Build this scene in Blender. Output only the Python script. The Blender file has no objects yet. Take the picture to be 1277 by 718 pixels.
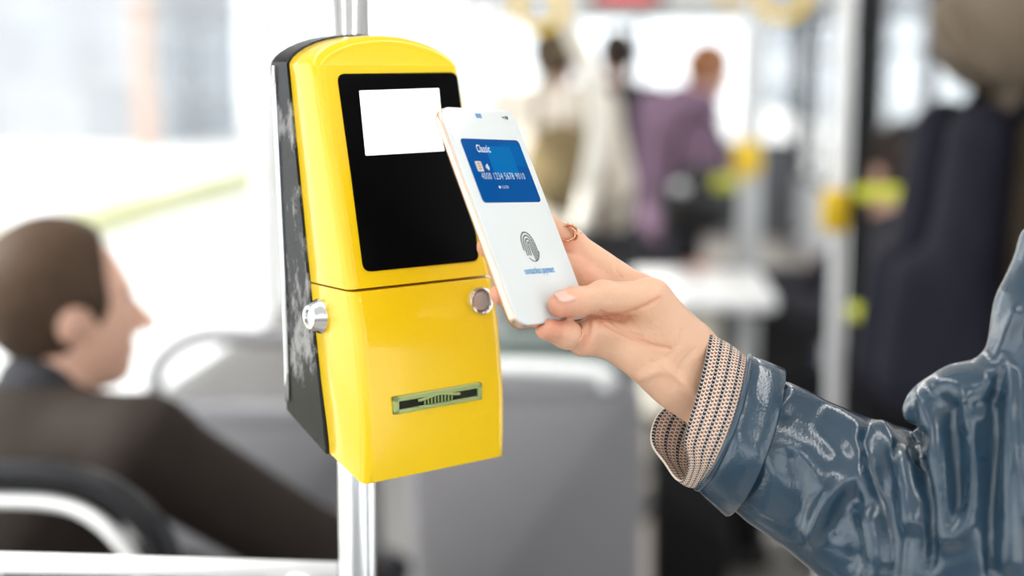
import bpy, math, random
import numpy as np
from mathutils import Matrix, Vector

# ------------------------------------------------------------------ camera, sky, light, exposure
scn = bpy.context.scene
COL = scn.collection
EYE, PITCH, FPX, CX, CY = 1.5, math.radians(8.6), 1774.0, 638.5, 359.0
cam_d = bpy.data.cameras.new('camera')
cam_d.sensor_width = 36.0
cam_d.lens = 36.0 * FPX / 1277.0
cam_d.clip_start = 0.02
cam_d.dof.use_dof = True
cam_d.dof.focus_distance = 0.925
cam_d.dof.aperture_fstop = 2.2
cam = bpy.data.objects.new('camera', cam_d)
cam.location = (0, 0, EYE)
cam.rotation_euler = (math.pi / 2 - PITCH, 0, 0)
COL.objects.link(cam)
scn.camera = cam

world = bpy.data.worlds.new('sky')
scn.world = world
world.use_nodes = True
wn = world.node_tree.nodes
bgn = wn['Background']
bgn.inputs[0].default_value = (0.96, 0.98, 1.0, 1)
bgn.inputs[1].default_value = 2.3

sun_d = bpy.data.lights.new('sun', 'SUN')
sun_d.energy = 7.0
sun_d.angle = 0.02
sun_d.color = (1.0, 0.95, 0.87)
sun = bpy.data.objects.new('sun', sun_d)
COL.objects.link(sun)
sun.rotation_euler = Vector((0.80, 0.10, -0.62)).to_track_quat('-Z', 'Y').to_euler()   # comes in over the left windows

vs = scn.view_settings
vs.view_transform = 'Standard'
vs.look = 'None'
vs.gamma = 1.0
vs.exposure = 0.22
vs.use_curve_mapping = False
random.seed(3)
rng = np.random.default_rng(3)

# ------------------------------------------------------------------ geometry helpers
V = lambda *a: np.array(a, float)
CAM = V(0, 0, EYE)
_c, _s = math.cos(PITCH), math.sin(PITCH)
RT, FW, UP = V(1, 0, 0), V(0, _c, -_s), V(0, _s, _c)
Z3 = V(0, 0, 1)
def nrm(v): return v / (np.linalg.norm(v) + 1e-12)
def at(px, py, d): return CAM + (RT * (px - CX) / FPX - UP * (py - CY) / FPX + FW) * d
def on_plane(px, py, p0, n):
    r = RT * (px - CX) / FPX - UP * (py - CY) / FPX + FW
    return CAM + r * (((p0 - CAM) @ n) / (r @ n))
def project(P):
    q = P - CAM
    d = q @ FW
    return CX + FPX * (q @ RT) / d, CY - FPX * (q @ UP) / d, d
def rotz(P, a):
    c, s = math.cos(a), math.sin(a)
    P = np.asarray(P, float)
    return np.stack([P[..., 0] * c - P[..., 1] * s, P[..., 0] * s + P[..., 1] * c, P[..., 2]], -1)
BUS = -math.radians(5.0)                      # the bus runs five degrees to the right of the view
def B(x, y, z): return rotz(V(x, y, z), BUS)
def catmull(P, n):
    P = np.asarray(P, float)
    if len(P) < 3:
        return P[0] + (P[-1] - P[0]) * np.linspace(0, 1, n)[:, None]
    Q = np.vstack([2 * P[0] - P[1], P, 2 * P[-1] - P[-2]])
    out = []
    for t in np.linspace(0, len(P) - 1 - 1e-9, n):
        i = int(t); f = t - i
        a, b, c, d = Q[i:i + 4]
        out.append(.5 * ((2 * b) + (c - a) * f + (2 * a - 5 * b + 4 * c - d) * f * f + (3 * b - 3 * c + d - a) * f ** 3))
    return np.array(out)

# ------------------------------------------------------------------ materials
MATS = {}
def mat(name, col, rough=.5, metal=0., spec=.5, coat=0., var=.0, vscale=20., bump=0., bscale=60., emit=0., sheen=0., sss=0., alpha=None):
    if name in MATS: return MATS[name]
    m = bpy.data.materials.new(name); m.use_nodes = True
    nt = m.node_tree; p = nt.nodes['Principled BSDF']
    c4 = (*col, 1)
    p.inputs['Base Color'].default_value = c4
    p.inputs['Roughness'].default_value = rough
    p.inputs['Metallic'].default_value = metal
    p.inputs['Specular IOR Level'].default_value = spec if (rough < .6 or metal) else min(spec, .15)     # cloth and matt paint shine little
    p.inputs['Coat Weight'].default_value = coat
    p.inputs['Coat Roughness'].default_value = .04
    p.inputs['Sheen Weight'].default_value = sheen
    if sss:
        p.inputs['Subsurface Weight'].default_value = sss
        p.inputs['Subsurface Radius'].default_value = (1.0, .35, .2)
        p.inputs['Subsurface Scale'].default_value = .004
    if emit:
        p.inputs['Emission Color'].default_value = c4
        p.inputs['Emission Strength'].default_value = emit
    tc = nt.nodes.new('ShaderNodeTexCoord')
    n = nt.nodes.new('ShaderNodeTexNoise'); n.inputs['Scale'].default_value = vscale; n.inputs['Detail'].default_value = 4
    nt.links.new(tc.outputs['Object'], n.inputs['Vector'])
    mx = nt.nodes.new('ShaderNodeMix'); mx.data_type = 'RGBA'
    mx.inputs[6].default_value = (*[max(0, c * (1 - var)) for c in col], 1)
    mx.inputs[7].default_value = (*[min(1, c * (1 + var)) for c in col], 1)
    nt.links.new(n.outputs['Fac'], mx.inputs[0])
    nt.links.new(mx.outputs[2], p.inputs['Base Color'])
    if bump:
        n2 = nt.nodes.new('ShaderNodeTexNoise'); n2.inputs['Scale'].default_value = bscale; n2.inputs['Detail'].default_value = 3
        nt.links.new(tc.outputs['Object'], n2.inputs['Vector'])
        b = nt.nodes.new('ShaderNodeBump'); b.inputs['Strength'].default_value = bump; b.inputs['Distance'].default_value = .002
        nt.links.new(n2.outputs['Fac'], b.inputs['Height'])
        nt.links.new(b.outputs['Normal'], p.inputs['Normal'])
    MATS[name] = m
    return m
def glass_mat(name, tint=(.97, .99, 1.0), refl=.06):
    if name in MATS: return MATS[name]
    m = bpy.data.materials.new(name); m.use_nodes = True
    nt = m.node_tree; nt.nodes.remove(nt.nodes['Principled BSDF'])
    t = nt.nodes.new('ShaderNodeBsdfTransparent'); t.inputs[0].default_value = (*tint, 1)
    g = nt.nodes.new('ShaderNodeBsdfGlossy'); g.inputs['Roughness'].default_value = .03
    lw = nt.nodes.new('ShaderNodeLayerWeight'); lw.inputs[0].default_value = .5
    pw = nt.nodes.new('ShaderNodeMath'); pw.operation = 'POWER'; pw.inputs[1].default_value = 5.0; nt.links.new(lw.outputs['Facing'], pw.inputs[0])
    f = nt.nodes.new('ShaderNodeMath'); f.operation = 'MULTIPLY_ADD'; f.inputs[1].default_value = .5; f.inputs[2].default_value = refl * .5; nt.links.new(pw.outputs[0], f.inputs[0])
    mx = nt.nodes.new('ShaderNodeMixShader')
    nt.links.new(f.outputs[0], mx.inputs[0]); nt.links.new(t.outputs[0], mx.inputs[1]); nt.links.new(g.outputs[0], mx.inputs[2])
    nt.links.new(mx.outputs[0], nt.nodes['Material Output'].inputs[0])
    MATS[name] = m
    return m

# ------------------------------------------------------------------ objects
def thing(name, label, cat, loc=(0, 0, 0), rz=0., group=None, kind=None):
    o = bpy.data.objects.new(name, None); COL.objects.link(o)
    o.empty_display_size = .05
    o.location = loc; o.rotation_euler = (0, 0, rz)
    tag(o, label, cat, group, kind)
    return o
def tag(o, label=None, cat=None, group=None, kind=None):
    if label: o['label'] = label
    if cat: o['category'] = cat
    if group: o['group'] = group
    if kind: o['kind'] = kind
    return o
def mesh_obj(name, verts, faces, m, parent=None, smooth=True, local=False, base=None):
    """verts are world coordinates unless local; the object's origin is its thing's origin (or base)"""
    me = bpy.data.meshes.new(name)
    verts = np.asarray(verts, float)
    o = bpy.data.objects.new(name, me); COL.objects.link(o)
    if parent is not None:
        o.parent = parent
        if not local:
            root = parent
            while root.parent is not None: root = root.parent
            verts = rotz(verts - np.array(root.location), -root.rotation_euler.z)
    elif base is not None:
        o.location = base
        if not local: verts = verts - np.asarray(base, float)
    if isinstance(faces, np.ndarray):
        k = faces.shape[1]
        me.vertices.add(len(verts)); me.vertices.foreach_set('co', verts.astype(np.float32).ravel())
        me.loops.add(faces.size); me.loops.foreach_set('vertex_index', faces.astype(np.int32).ravel())
        me.polygons.add(len(faces))
        me.polygons.foreach_set('loop_start', np.arange(0, faces.size, k, dtype=np.int32))
        me.polygons.foreach_set('loop_total', np.full(len(faces), k, dtype=np.int32))
        me.update(calc_edges=True)
    else:
        me.from_pydata([tuple(v) for v in verts], [], [tuple(int(i) for i in f) for f in faces])
    if m is not None: me.materials.append(m)
    if smooth: me.polygons.foreach_set('use_smooth', [True] * len(me.polygons))
    me.validate(); me.update()
    return o
class MB:
    """collects shapes of one part"""
    def __init__(s): s.v = []; s.f = []
    def add(s, v, f):
        o = len(s.v); s.v += [np.asarray(p, float) for p in v]; s.f += [tuple(i + o for i in q) for q in f]; return s
    def loft(s, rings, closed=True, cap0=True, cap1=True):
        n = len(rings[0]); v = [p for r in rings for p in r]; f = []
        for i in range(len(rings) - 1):
            for j in range(n if closed else n - 1):
                k = (j + 1) % n
                f.append((i * n + j, i * n + k, (i + 1) * n + k, (i + 1) * n + j))
        if cap0: f.append(tuple(range(n - 1, -1, -1)))
        if cap1: f.append(tuple((len(rings) - 1) * n + j for j in range(n)))
        return s.add(v, f)
    def tube(s, pts, r, n=12, closed=False, caps=True, smooth=0):
        pts = np.asarray(pts, float)
        if smooth: pts = catmull(pts, smooth)
        N = len(pts); r = np.atleast_1d(np.asarray(r, float)); r = np.interp(np.linspace(0, 1, N), np.linspace(0, 1, len(r)), r) if len(r) > 1 else np.full(N, r[0])
        ref = None; rings = []
        for i in range(N):
            if closed: t = nrm(pts[(i + 1) % N] - pts[i - 1])
            else: t = nrm(pts[min(i + 1, N - 1)] - pts[max(i - 1, 0)])
            if ref is None:
                ref = nrm(np.cross(t, V(.3, .5, .81) if abs(t[2]) > .9 else Z3))
            ref = nrm(ref - t * (ref @ t)); b = np.cross(t, ref)
            rings.append([pts[i] + r[i] * (math.cos(a) * ref + math.sin(a) * b) for a in np.linspace(0, 2 * math.pi, n, endpoint=False)])
        if closed: rings.append(rings[0]); return s.loft(rings, True, False, False)
        return s.loft(rings, True, caps, caps)
    def box(s, c, size, ax=None, bev=.0):
        """box with chamfered edges, centre c, axes ax (rows)"""
        ax = np.eye(3) if ax is None else np.asarray(ax); h = np.asarray(size, float) / 2
        b = min(bev, h.min() * .9)
        if b <= 0:
            v = [c + sx * h[0] * ax[0] + sy * h[1] * ax[1] + sz * h[2] * ax[2] for sz in (-1, 1) for sx, sy in ((-1, -1), (1, -1), (1, 1), (-1, 1))]
            return s.add(v, [(3, 2, 1, 0), (4, 5, 6, 7), (0, 1, 5, 4), (1, 2, 6, 5), (2, 3, 7, 6), (3, 0, 4, 7)])
        def ring(z, ins):
            a, d = h[0] - ins, h[1] - ins
            k = min(b, a, d)
            return [c + x * ax[0] + y * ax[1] + z * ax[2] for x, y in ((-a + k, -d), (a - k, -d), (a, -d + k), (a, d - k), (a - k, d), (-a + k, d), (-a, d - k), (-a, -d + k))]
        return s.loft([ring(-h[2], b), ring(-h[2] + b, 0), ring(h[2] - b, 0), ring(h[2], b)])
    def disc(s, c, n, r, z0, prof, seg=32):
        """turned shape about axis n: prof = [(radius, height)]"""
        n = nrm(n); a = nrm(np.cross(n, V(.31, .2, .9))); b = np.cross(n, a)
        rings = [[c + n * (z0 + h) + rr * (math.cos(t) * a + math.sin(t) * b) for t in np.linspace(0, 2 * math.pi, seg, endpoint=False)] for rr, h in prof]
        return s.loft(rings)
    def slab(s, outline, c, ax, thick, bev, bow=None):
        """panel: outline [(x,z)] on axes ax[0], ax[2]; depth along ax[1]; bow(x,z) shifts depth"""
        O = np.asarray(outline, float); n = len(O)
        t = np.roll(O, -1, 0) - np.roll(O, 1, 0); nn = np.stack([t[:, 1], -t[:, 0]], 1); nn /= np.linalg.norm(nn, axis=1)[:, None] + 1e-9
        area = np.sum(O[:, 0] * np.roll(O[:, 1], -1) - np.roll(O[:, 0], -1) * O[:, 1])
        if area < 0: nn = -nn
        rings = []
        for ins, y in ((bev, 0), (bev * .3, bev * .25), (0, bev), (0, thick - bev), (bev * .3, thick - bev * .25), (bev, thick)):
            P = O - nn * ins
            rings.append([c + ax[0] * x + ax[2] * z + ax[1] * (y + (bow(x, z) if bow else 0)) for x, z in P])
        return s.loft(rings)
    def build(s, name, m, parent=None, smooth=True, base=None, angle=None, local=False):
        o = mesh_obj(name, s.v, s.f, m, parent, smooth, local, base)
        if angle:
            o.data.set_sharp_from_angle(angle=math.radians(angle))
        return o
def rrect(w, h, r, n=6, cx=0, cz=0):
    out = []
    for sx, sz, a0 in ((1, 1, 0), (-1, 1, 90), (-1, -1, 180), (1, -1, 270)):
        for k in range(n + 1):
            a = math.radians(a0 + 90 * k / n)
            out.append((cx + sx * (w / 2 - r) + r * math.cos(a), cz + sz * (h / 2 - r) + r * math.sin(a)))
    return out

# ------------------------------------------------------------------ smooth solids: distance field + surface nets
class Field:
    def __init__(s, lo, hi, h):
        s.lo = np.asarray(lo, float); s.h = h
        s.n = np.ceil((np.asarray(hi) - s.lo) / h).astype(int) + 1
        s.F = np.full(s.n, 1.0, np.float32)
        s.ax = [(s.lo[i] + h * np.arange(s.n[i])).astype(np.float32) for i in range(3)]
    def _box(s, lo, hi):
        a = np.clip(np.floor((lo - s.lo) / s.h).astype(int), 0, s.n); b = np.clip(np.ceil((hi - s.lo) / s.h).astype(int) + 1, 0, s.n)
        return tuple(slice(a[i], b[i]) for i in range(3))
    def _put(s, sl, d, k, op):
        A = s.F[sl]
        if op == 'sub':
            d = -d
            if k > 0:
                hh = np.maximum(k - np.abs(A - d), 0) / k; s.F[sl] = np.maximum(A, d) + hh * hh * k * .25
            else: s.F[sl] = np.maximum(A, d)
        elif op == 'cut': s.F[sl] = np.maximum(A, d)
        else:
            if k > 0:
                hh = np.maximum(k - np.abs(A - d), 0) / k; s.F[sl] = np.minimum(A, d) - hh * hh * k * .25
            else: s.F[sl] = np.minimum(A, d)
    def grids(s, sl):
        return s.ax[0][sl[0]][:, None, None], s.ax[1][sl[1]][None, :, None], s.ax[2][sl[2]][None, None, :]
    def cone(s, a, b, ra, rb, k=.0, op='add', e=None, f=1.0):
        """tapered capsule; e, f: scaled by f along direction e"""
        a = np.asarray(a, float); b = np.asarray(b, float)
        m = max(ra, rb) * max(1, f) + k + 3 * s.h
        sl = s._box(np.minimum(a, b) - m, np.maximum(a, b) + m)
        if min(q.stop - q.start for q in sl) <= 0: return
        X, Y, Zz = s.grids(sl)
        ab = b - a; L2 = ab @ ab + 1e-12
        t = np.clip(((X - a[0]) * ab[0] + (Y - a[1]) * ab[1] + (Zz - a[2]) * ab[2]) / L2, 0, 1)
        dx, dy, dz = X - a[0] - t * ab[0], Y - a[1] - t * ab[1], Zz - a[2] - t * ab[2]
        if e is not None:
            e = nrm(np.asarray(e, float)); w = dx * e[0] + dy * e[1] + dz * e[2]
            q2 = dx * dx + dy * dy + dz * dz + w * w * (1 / f ** 2 - 1)
            d = (np.sqrt(np.maximum(q2, 0)) - (ra + (rb - ra) * t)) * min(1, (1 + f) / 2)
        else:
            d = np.sqrt(dx * dx + dy * dy + dz * dz) - (ra + (rb - ra) * t)
        s._put(sl, d.astype(np.float32), k, op)
    def ell(s, c, r, ax=None, k=.0, op='add'):
        c = np.asarray(c, float); r = np.asarray(r, float); ax = np.eye(3) if ax is None else np.asarray(ax)
        m = r.max() + k + 3 * s.h
        sl = s._box(c - m, c + m)
        if min(q.stop - q.start for q in sl) <= 0: return
        X, Y, Zz = s.grids(sl); X = X - c[0]; Y = Y - c[1]; Zz = Zz - c[2]
        k0 = 0; k1 = 0
        for i in range(3):
            p = X * ax[i][0] + Y * ax[i][1] + Zz * ax[i][2]
            k0 = k0 + (p / r[i]) ** 2; k1 = k1 + (p / r[i] ** 2) ** 2
        k0 = np.sqrt(k0); k1 = np.sqrt(k1) + 1e-9
        s._put(sl, (k0 * (k0 - 1) / k1).astype(np.float32), k, op)
    def chain(s, pts, rad, k=.0, **kw):
        for i in range(len(pts) - 1): s.cone(pts[i], pts[i + 1], rad[i], rad[i + 1], k, **kw)
    def half(s, p, n):
        """keep only the side of the plane that n points away from"""
        sl = (slice(None),) * 3; X, Y, Zz = s.grids(sl); n = nrm(np.asarray(n, float))
        s.F = np.maximum(s.F, ((X - p[0]) * n[0] + (Y - p[1]) * n[1] + (Zz - p[2]) * n[2]).astype(np.float32))
    def mesh(s, relax=2):
        F = s.F; n = s.n
        I = F < 0
        c = [I[i:n[0] - 1 + i, j:n[1] - 1 + j, k:n[2] - 1 + k] for i in (0, 1) for j in (0, 1) for k in (0, 1)]
        al = c[0].copy(); an = c[0].copy()
        for q in c[1:]: al &= q; an |= q
        act = an & ~al
        idx = np.argwhere(act); N = len(idx)
        vid = np.full(act.shape, -1, np.int64); vid[act] = np.arange(N)
        acc = np.zeros((N, 3)); cnt = np.zeros(N)
        co = [(i, j, k) for i in (0, 1) for j in (0, 1) for k in (0, 1)]
        val = {q: F[idx[:, 0] + q[0], idx[:, 1] + q[1], idx[:, 2] + q[2]].astype(float) for q in co}
        for q in co:
            for d in range(3):
                if q[d] == 0:
                    r = list(q); r[d] = 1; r = tuple(r)
                    A, Bv = val[q], val[r]; mk = (A < 0) != (Bv < 0)
                    t = np.where(mk, A / np.where(mk, A - Bv, 1), 0)
                    p = np.tile(np.array(q, float), (N, 1)); p[:, d] += t
                    acc[mk] += p[mk]; cnt[mk] += 1
        v = s.lo + s.h * (idx + acc / cnt[:, None])
        faces = []
        for d in range(3):
            u, w = (d + 1) % 3, (d + 2) % 3
            a = [slice(None)] * 3; b = [slice(None)] * 3
            a[d] = slice(0, -1); b[d] = slice(1, None)
            for e in (u, w): a[e] = slice(1, -1); b[e] = slice(1, -1)
            ia, ib = I[tuple(a)], I[tuple(b)]
            for mk, fl in ((ia & ~ib, False), (~ia & ib, True)):
                P = np.argwhere(mk)
                if not len(P): continue
                P[:, u] += 1; P[:, w] += 1
                q = []
                for du, dw in ((-1, -1), (0, -1), (0, 0), (-1, 0)):
                    R = P.copy(); R[:, u] += du; R[:, w] += dw
                    q.append(vid[R[:, 0], R[:, 1], R[:, 2]])
                q = np.stack(q[::-1] if fl else q, 1)
                faces.append(q)
        f = np.vstack(faces); f = f[(f >= 0).all(1)]
        for _ in range(relax):
            src = np.concatenate([f, f], 0).ravel(order='F'); dst = np.concatenate([np.roll(f, 1, 1), np.roll(f, -1, 1)], 0).ravel(order='F')
            ct = np.bincount(src, minlength=N).astype(float)
            sm = np.stack([np.bincount(src, v[dst, i], N) for i in range(3)], 1)
            v = np.where(ct[:, None] > 0, .5 * v + .5 * sm / np.maximum(ct, 1)[:, None], v)
        return v, f
def vnormals(v, f):
    fn = np.cross(v[f[:, 2]] - v[f[:, 0]], v[f[:, 3]] - v[f[:, 1]])
    n = np.stack([np.bincount(f.ravel(), np.repeat(fn[:, i], 4), len(v)) for i in range(3)], 1)
    return n / (np.linalg.norm(n, axis=1)[:, None] + 1e-12)
def dist_poly(P, line):
    """distance of points P to a polyline, any dimension"""
    best = np.full(len(P), 9e9)
    for a, b in zip(line[:-1], line[1:]):
        ab = b - a; t = np.clip(((P - a) @ ab) / (ab @ ab + 1e-12), 0, 1)
        best = np.minimum(best, np.linalg.norm(P - a - t[:, None] * ab, axis=1))
    return best

# ------------------------------------------------------------------ the bus: floor, walls, windows, ceiling
M_floor = mat('floor vinyl', (.24, .22, .20), .35, var=.12, vscale=40, bump=.05, bscale=300)
M_panel = mat('light wall panel', (.62, .62, .63), .5, var=.03)
M_pillar = mat('pale pillar', (.80, .80, .80), .5, var=.02)
M_dark = mat('black rubber trim', (.008, .008, .009), .5, var=.2, spec=.2)
M_ceil = mat('white ceiling', (.86, .86, .86), .6, var=.02)
M_lamp = mat('added lamp diffuser', (1, .98, .95), .5, emit=5.0)  # glowing face of the ceiling strips added as top light
M_chrome = mat('brushed steel', (.78, .79, .80), .16, metal=1., var=.04, vscale=8)
M_white_metal = mat('white painted metal', (.86, .86, .86), .3, var=.02)
M_glass = glass_mat('window glass')
M_yellow_pl = mat('yellow plastic', (.95, .62, .01), .35, var=.04)
M_lime = mat('lime yellow grip', (.72, .74, .06), .4, var=.05)
BX = np.array([rotz(V(1, 0, 0), BUS), rotz(V(0, 1, 0), BUS), Z3])
Y0, Y1, XL, XR, ZC = -2.2, 13.0, -1.3, 1.45, 2.3
SILL, HEAD = .60, 2.08
def struct(o): o['kind'] = 'structure'; return o
def bbox(x0, x1, y0, y1, z0, z1, name, m, bev=.0, parent=None, smooth=False):
    return MB().box(B((x0 + x1) / 2, (y0 + y1) / 2, (z0 + z1) / 2), (x1 - x0, y1 - y0, z1 - z0), BX, bev).build(name, m, parent, smooth, base=B((x0 + x1) / 2, (y0 + y1) / 2, z0) if parent is None else None)
struct(bbox(XL - .05, XR + .05, Y0, Y1, -.08, 0, 'floor', M_floor))
struct(bbox(XL - .05, XR + .05, Y0, Y1, ZC, ZC + .06, 'ceiling', M_ceil))
wl = thing('wall_left', None, None, B(XL, 0, 0), kind='structure')
bbox(XL - .05, XL, Y0, Y1, 0, SILL, 'lower_panel', M_panel, parent=wl)
bbox(XL - .05, XL, Y0, Y1, HEAD, ZC, 'upper_panel', M_ceil, parent=wl)
wr = thing('wall_right', None, None, B(XR, 0, 0), kind='structure')
bbox(XR, XR + .05, Y0, 4.6, 0, SILL, 'lower_panel', M_panel, parent=wr)
bbox(XR, XR + .05, 6.0, Y1, 0, SILL, 'lower_panel', M_panel, parent=wr)
bbox(XR, XR + .05, Y0, Y1, HEAD, ZC, 'upper_panel', M_ceil, parent=wr)
wf = thing('wall_front', None, None, B(0, Y1, 0), kind='structure')
bbox(XL, XR, Y1, Y1 + .06, 0, .85, 'dash_panel', mat('dark dash', (.10, .10, .11), .5, var=.1), parent=wf)
bbox(XL, XR, Y1, Y1 + .06, 2.0, ZC, 'header_panel', M_ceil, parent=wf)
ny = 0; nw = 0; ti = 0
def window(x, y0, y1, z0=SILL, z1=HEAD, bar=True):
    global nw
    nw += 1
    w = struct(thing('window_%d' % nw, None, None, B(x, (y0 + y1) / 2, z0)))
    fr = .035
    for a, b, c, d in ((y0, y1, z0, z0 + fr), (y0, y1, z1 - fr, z1), (y0, y0 + fr, z0 + fr, z1 - fr), (y1 - fr, y1, z0 + fr, z1 - fr)):
        bbox(x - .02, x + .02, a, b, c, d, 'frame_bar', M_pillar if x < 0 else M_dark, parent=w)
    if bar: bbox(x - .015, x + .015, y0 + fr, y1 - fr, 1.62, 1.65, 'transom_bar', M_pillar if x < 0 else M_dark, parent=w)
    bbox(x - .003, x + .003, y0 + fr, y1 - fr, z0 + fr, z1 - fr, 'pane', M_glass, parent=w)
for x, ys in ((XL - .025, [-2.2, -.75, .7, 2.15, 5.05, 6.5, 7.95, 9.4, 10.85, 12.3]), (XR + .025, [-2.2, -.75, .7, 2.15, 3.4, 4.6])):
    for i in range(len(ys) - 1):
        window(x, ys[i] + .06, ys[i + 1] - .06, bar=(x > 0))
    for y in ys:
        ti += 1
        struct(bbox(x - .035, x + .035, y - .06, y + .06, SILL, HEAD, 'trim_%d' % ti, M_pillar))
for y0, y1 in ((6.1, 7.4), (7.5, 8.9), (9.0, 10.4), (10.5, 11.7), (11.8, 12.9)):
    window(XR + .025, y0, y1)
for y in (6.05, 7.45, 8.95, 10.45, 11.75, 12.95):
    ti += 1
    struct(bbox(XR, XR + .05, y - .05, y + .05, SILL, HEAD, 'trim_%d' % ti, M_dark))
# side door between the right-hand windows: two glazed leaves in black frames
door = struct(thing('door_1', None, None, B(XR, 5.3, 0)))
for y0, y1 in ((4.62, 5.29), (5.31, 5.98)):
    for a, b, c, d in ((y0, y1, .02, .14), (y0, y1, 2.0, 2.08), (y0, y0 + .06, .14, 2.0), (y1 - .06, y1, .14, 2.0)):
        bbox(XR, XR + .04, a, b, c, d, 'leaf_frame', M_dark, parent=door)
    bbox(XR + .018, XR + .024, y0 + .06, y1 - .06, .14, 2.0, 'pane', M_glass, parent=door)
# windscreen
nw += 1
w = struct(thing('window_%d' % nw, None, None, B(0, Y1, .85)))
for a, b, c, d in ((XL, XR, .85, .9), (XL, XR, 1.95, 2.0), (XL, XL + .06, .9, 1.95), (XR - .06, XR, .9, 1.95), (-.03, .03, .9, 1.95)):
    bbox(a, b, Y1 + .0, Y1 + .05, c, d, 'frame_bar', M_dark, parent=w)
for a, b in ((XL + .06, -.03), (.03, XR - .06)):
    bbox(a, b, Y1 + .02, Y1 + .026, .9, 1.95, 'pane', M_glass, parent=w)
# rear of the bus: solid panel below, wide rear window above
wb = thing('wall_back', None, None, B(0, Y0, 0), kind='structure')
bbox(XL, XR, Y0 - .06, Y0, 0, 1.1, 'lower_panel', M_panel, parent=wb)
bbox(XL, XR, Y0 - .06, Y0, 2.0, ZC, 'upper_panel', M_ceil, parent=wb)
nw += 1
w = struct(thing('window_%d' % nw, None, None, B(0, Y0, 1.1)))
for a, b, c, d in ((XL, XR, 1.1, 1.15), (XL, XR, 1.95, 2.0), (XL, XL + .3, 1.15, 1.95), (XR - .3, XR, 1.15, 1.95)):
    bbox(a, b, Y0 - .05, Y0, c, d, 'frame_bar', M_dark, parent=w)
bbox(XL + .3, XR - .3, Y0 - .03, Y0 - .024, 1.15, 1.95, 'pane', M_glass, parent=w)
# unseen ceiling light strips, added to light the interior from above
for x in (-.55, .55):
    for y in (-1.3, .9, 3.1, 5.3, 7.5, 9.7):
        t = thing('added_ceiling_light', 'long white strip light out of view, added along the bus ceiling as top light', 'light', B(x, y, ZC), group='added strip lights on the bus ceiling')
        bbox(x - .10, x + .10, y - .9, y + .9, ZC - .02, ZC, 'frame', M_ceil, .004, t)
        bbox(x - .08, x + .08, y - .87, y + .87, ZC - .028, ZC - .02, 'diffuser', M_lamp, .003, t)
# outside: road, verge, house fronts
gr = MB().box(V(0, 10, -.62), (160, 160, .1)).build('ground', mat('pale road', (.62, .61, .60), .8, var=.06), smooth=False, base=(0, 10, -.62)); struct(gr)
vg = MB().box(B(-7.5, 14, -.52), (1.6, 60, .1), BX).build('grass_verge', mat('verge grass', (.30, .30, .17), .9, var=.3, vscale=3), smooth=False, base=B(-7.5, 14, -.57))
tag(vg, 'straight strip of green grass verge beside the road', 'grass', kind='structure')
def house(name, label, x0, x1, y0, y1, h, wall_m, floors, bays, side):
    t = thing(name, label, 'building', B((x0 + x1) / 2, (y0 + y1) / 2, -.57))
    bbox(x0, x1, y0, y1, -.57, h, 'wall', wall_m, parent=t)
    bbox(x0 - .2, x1 + .2, y0 - .2, y1 + .2, h, h + .3, 'roof', mat('roof edge', (.5, .48, .46), .7, var=.05), parent=t)
    xf = x1 if side > 0 else x0
    M_w = mat('dark window glass', (.12, .14, .17), .1, var=.1)
    for i in range(bays):
        for j in range(floors):
            y = y0 + (i + .5) * (y1 - y0) / bays; z = 1.0 + j * 3.1
            f = bbox(xf - .06, xf + .06, y - min(.65, (y1 - y0) * .3), y + min(.65, (y1 - y0) * .3), z - .1, z + 1.7, 'window', M_pillar, parent=t)
            bbox(xf - .09, xf + .09, y - min(.55, (y1 - y0) * .25), y + min(.55, (y1 - y0) * .25), z, z + 1.6, 'pane', M_w, parent=f)
house('town_house', 'pale grey town house across the road beyond the left windows', -21, -13.2, 39, 47, 9, mat('grey render', (.36, .37, .39), .8, var=.08, vscale=.6), 3, 3, 1)
house('brick_tower', 'slim orange brick tower in front of the pale grey town house', -13.0, -12.55, 36.2, 36.7, 3.4, mat('pink brick', (.52, .38, .31), .8, var=.1), 1, 1, 1)
house('office_block', 'grey office block seen through the right-hand windows', 7.5, 14, 8, 96, 9, mat('grey facade', (.13, .145, .16), .7, var=.1, vscale=.5), 3, 20, -1)
# a bare street tree beyond the left windows
def tree(x, y, h, label, seed):
    r = random.Random(seed)
    t = thing('street_tree', label, 'tree', B(x, y, -.57))
    b = B(x, y, -.57); m = mat('bark', (.25, .22, .19), .9, var=.2)
    MB().tube([b, b + V(.05, 0, h * .4), b + V(-.1, .1, h)], [.16, .12, .03], 8, smooth=10).build('trunk', m, t)
    for i in range(16):
        z = h * (.35 + .6 * r.random()); a = r.random() * 6.28; L = 1.6 * (1.1 - z / h) + .6
        p = b + V(0, 0, z)
        mb = MB().tube([p, p + V(math.cos(a) * L * .5, math.sin(a) * L * .5, L * .35), p + V(math.cos(a) * L, math.sin(a) * L, L * .9)], [.05, .03, .01], 6, smooth=6)
        for j in range(4):
            q = p + V(math.cos(a) * L * (.4 + .15 * j), math.sin(a) * L * (.4 + .15 * j), L * (.3 + .14 * j)); a2 = a + r.uniform(-1.2, 1.2)
            mb.tube([q, q + V(math.cos(a2) * .5, math.sin(a2) * .5, .5)], [.02, .006], 5)
        mb.build('branch', m, t)
tree(-11.5, 21, 8.5, 'bare grey street tree beyond the left windows', 1)

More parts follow.
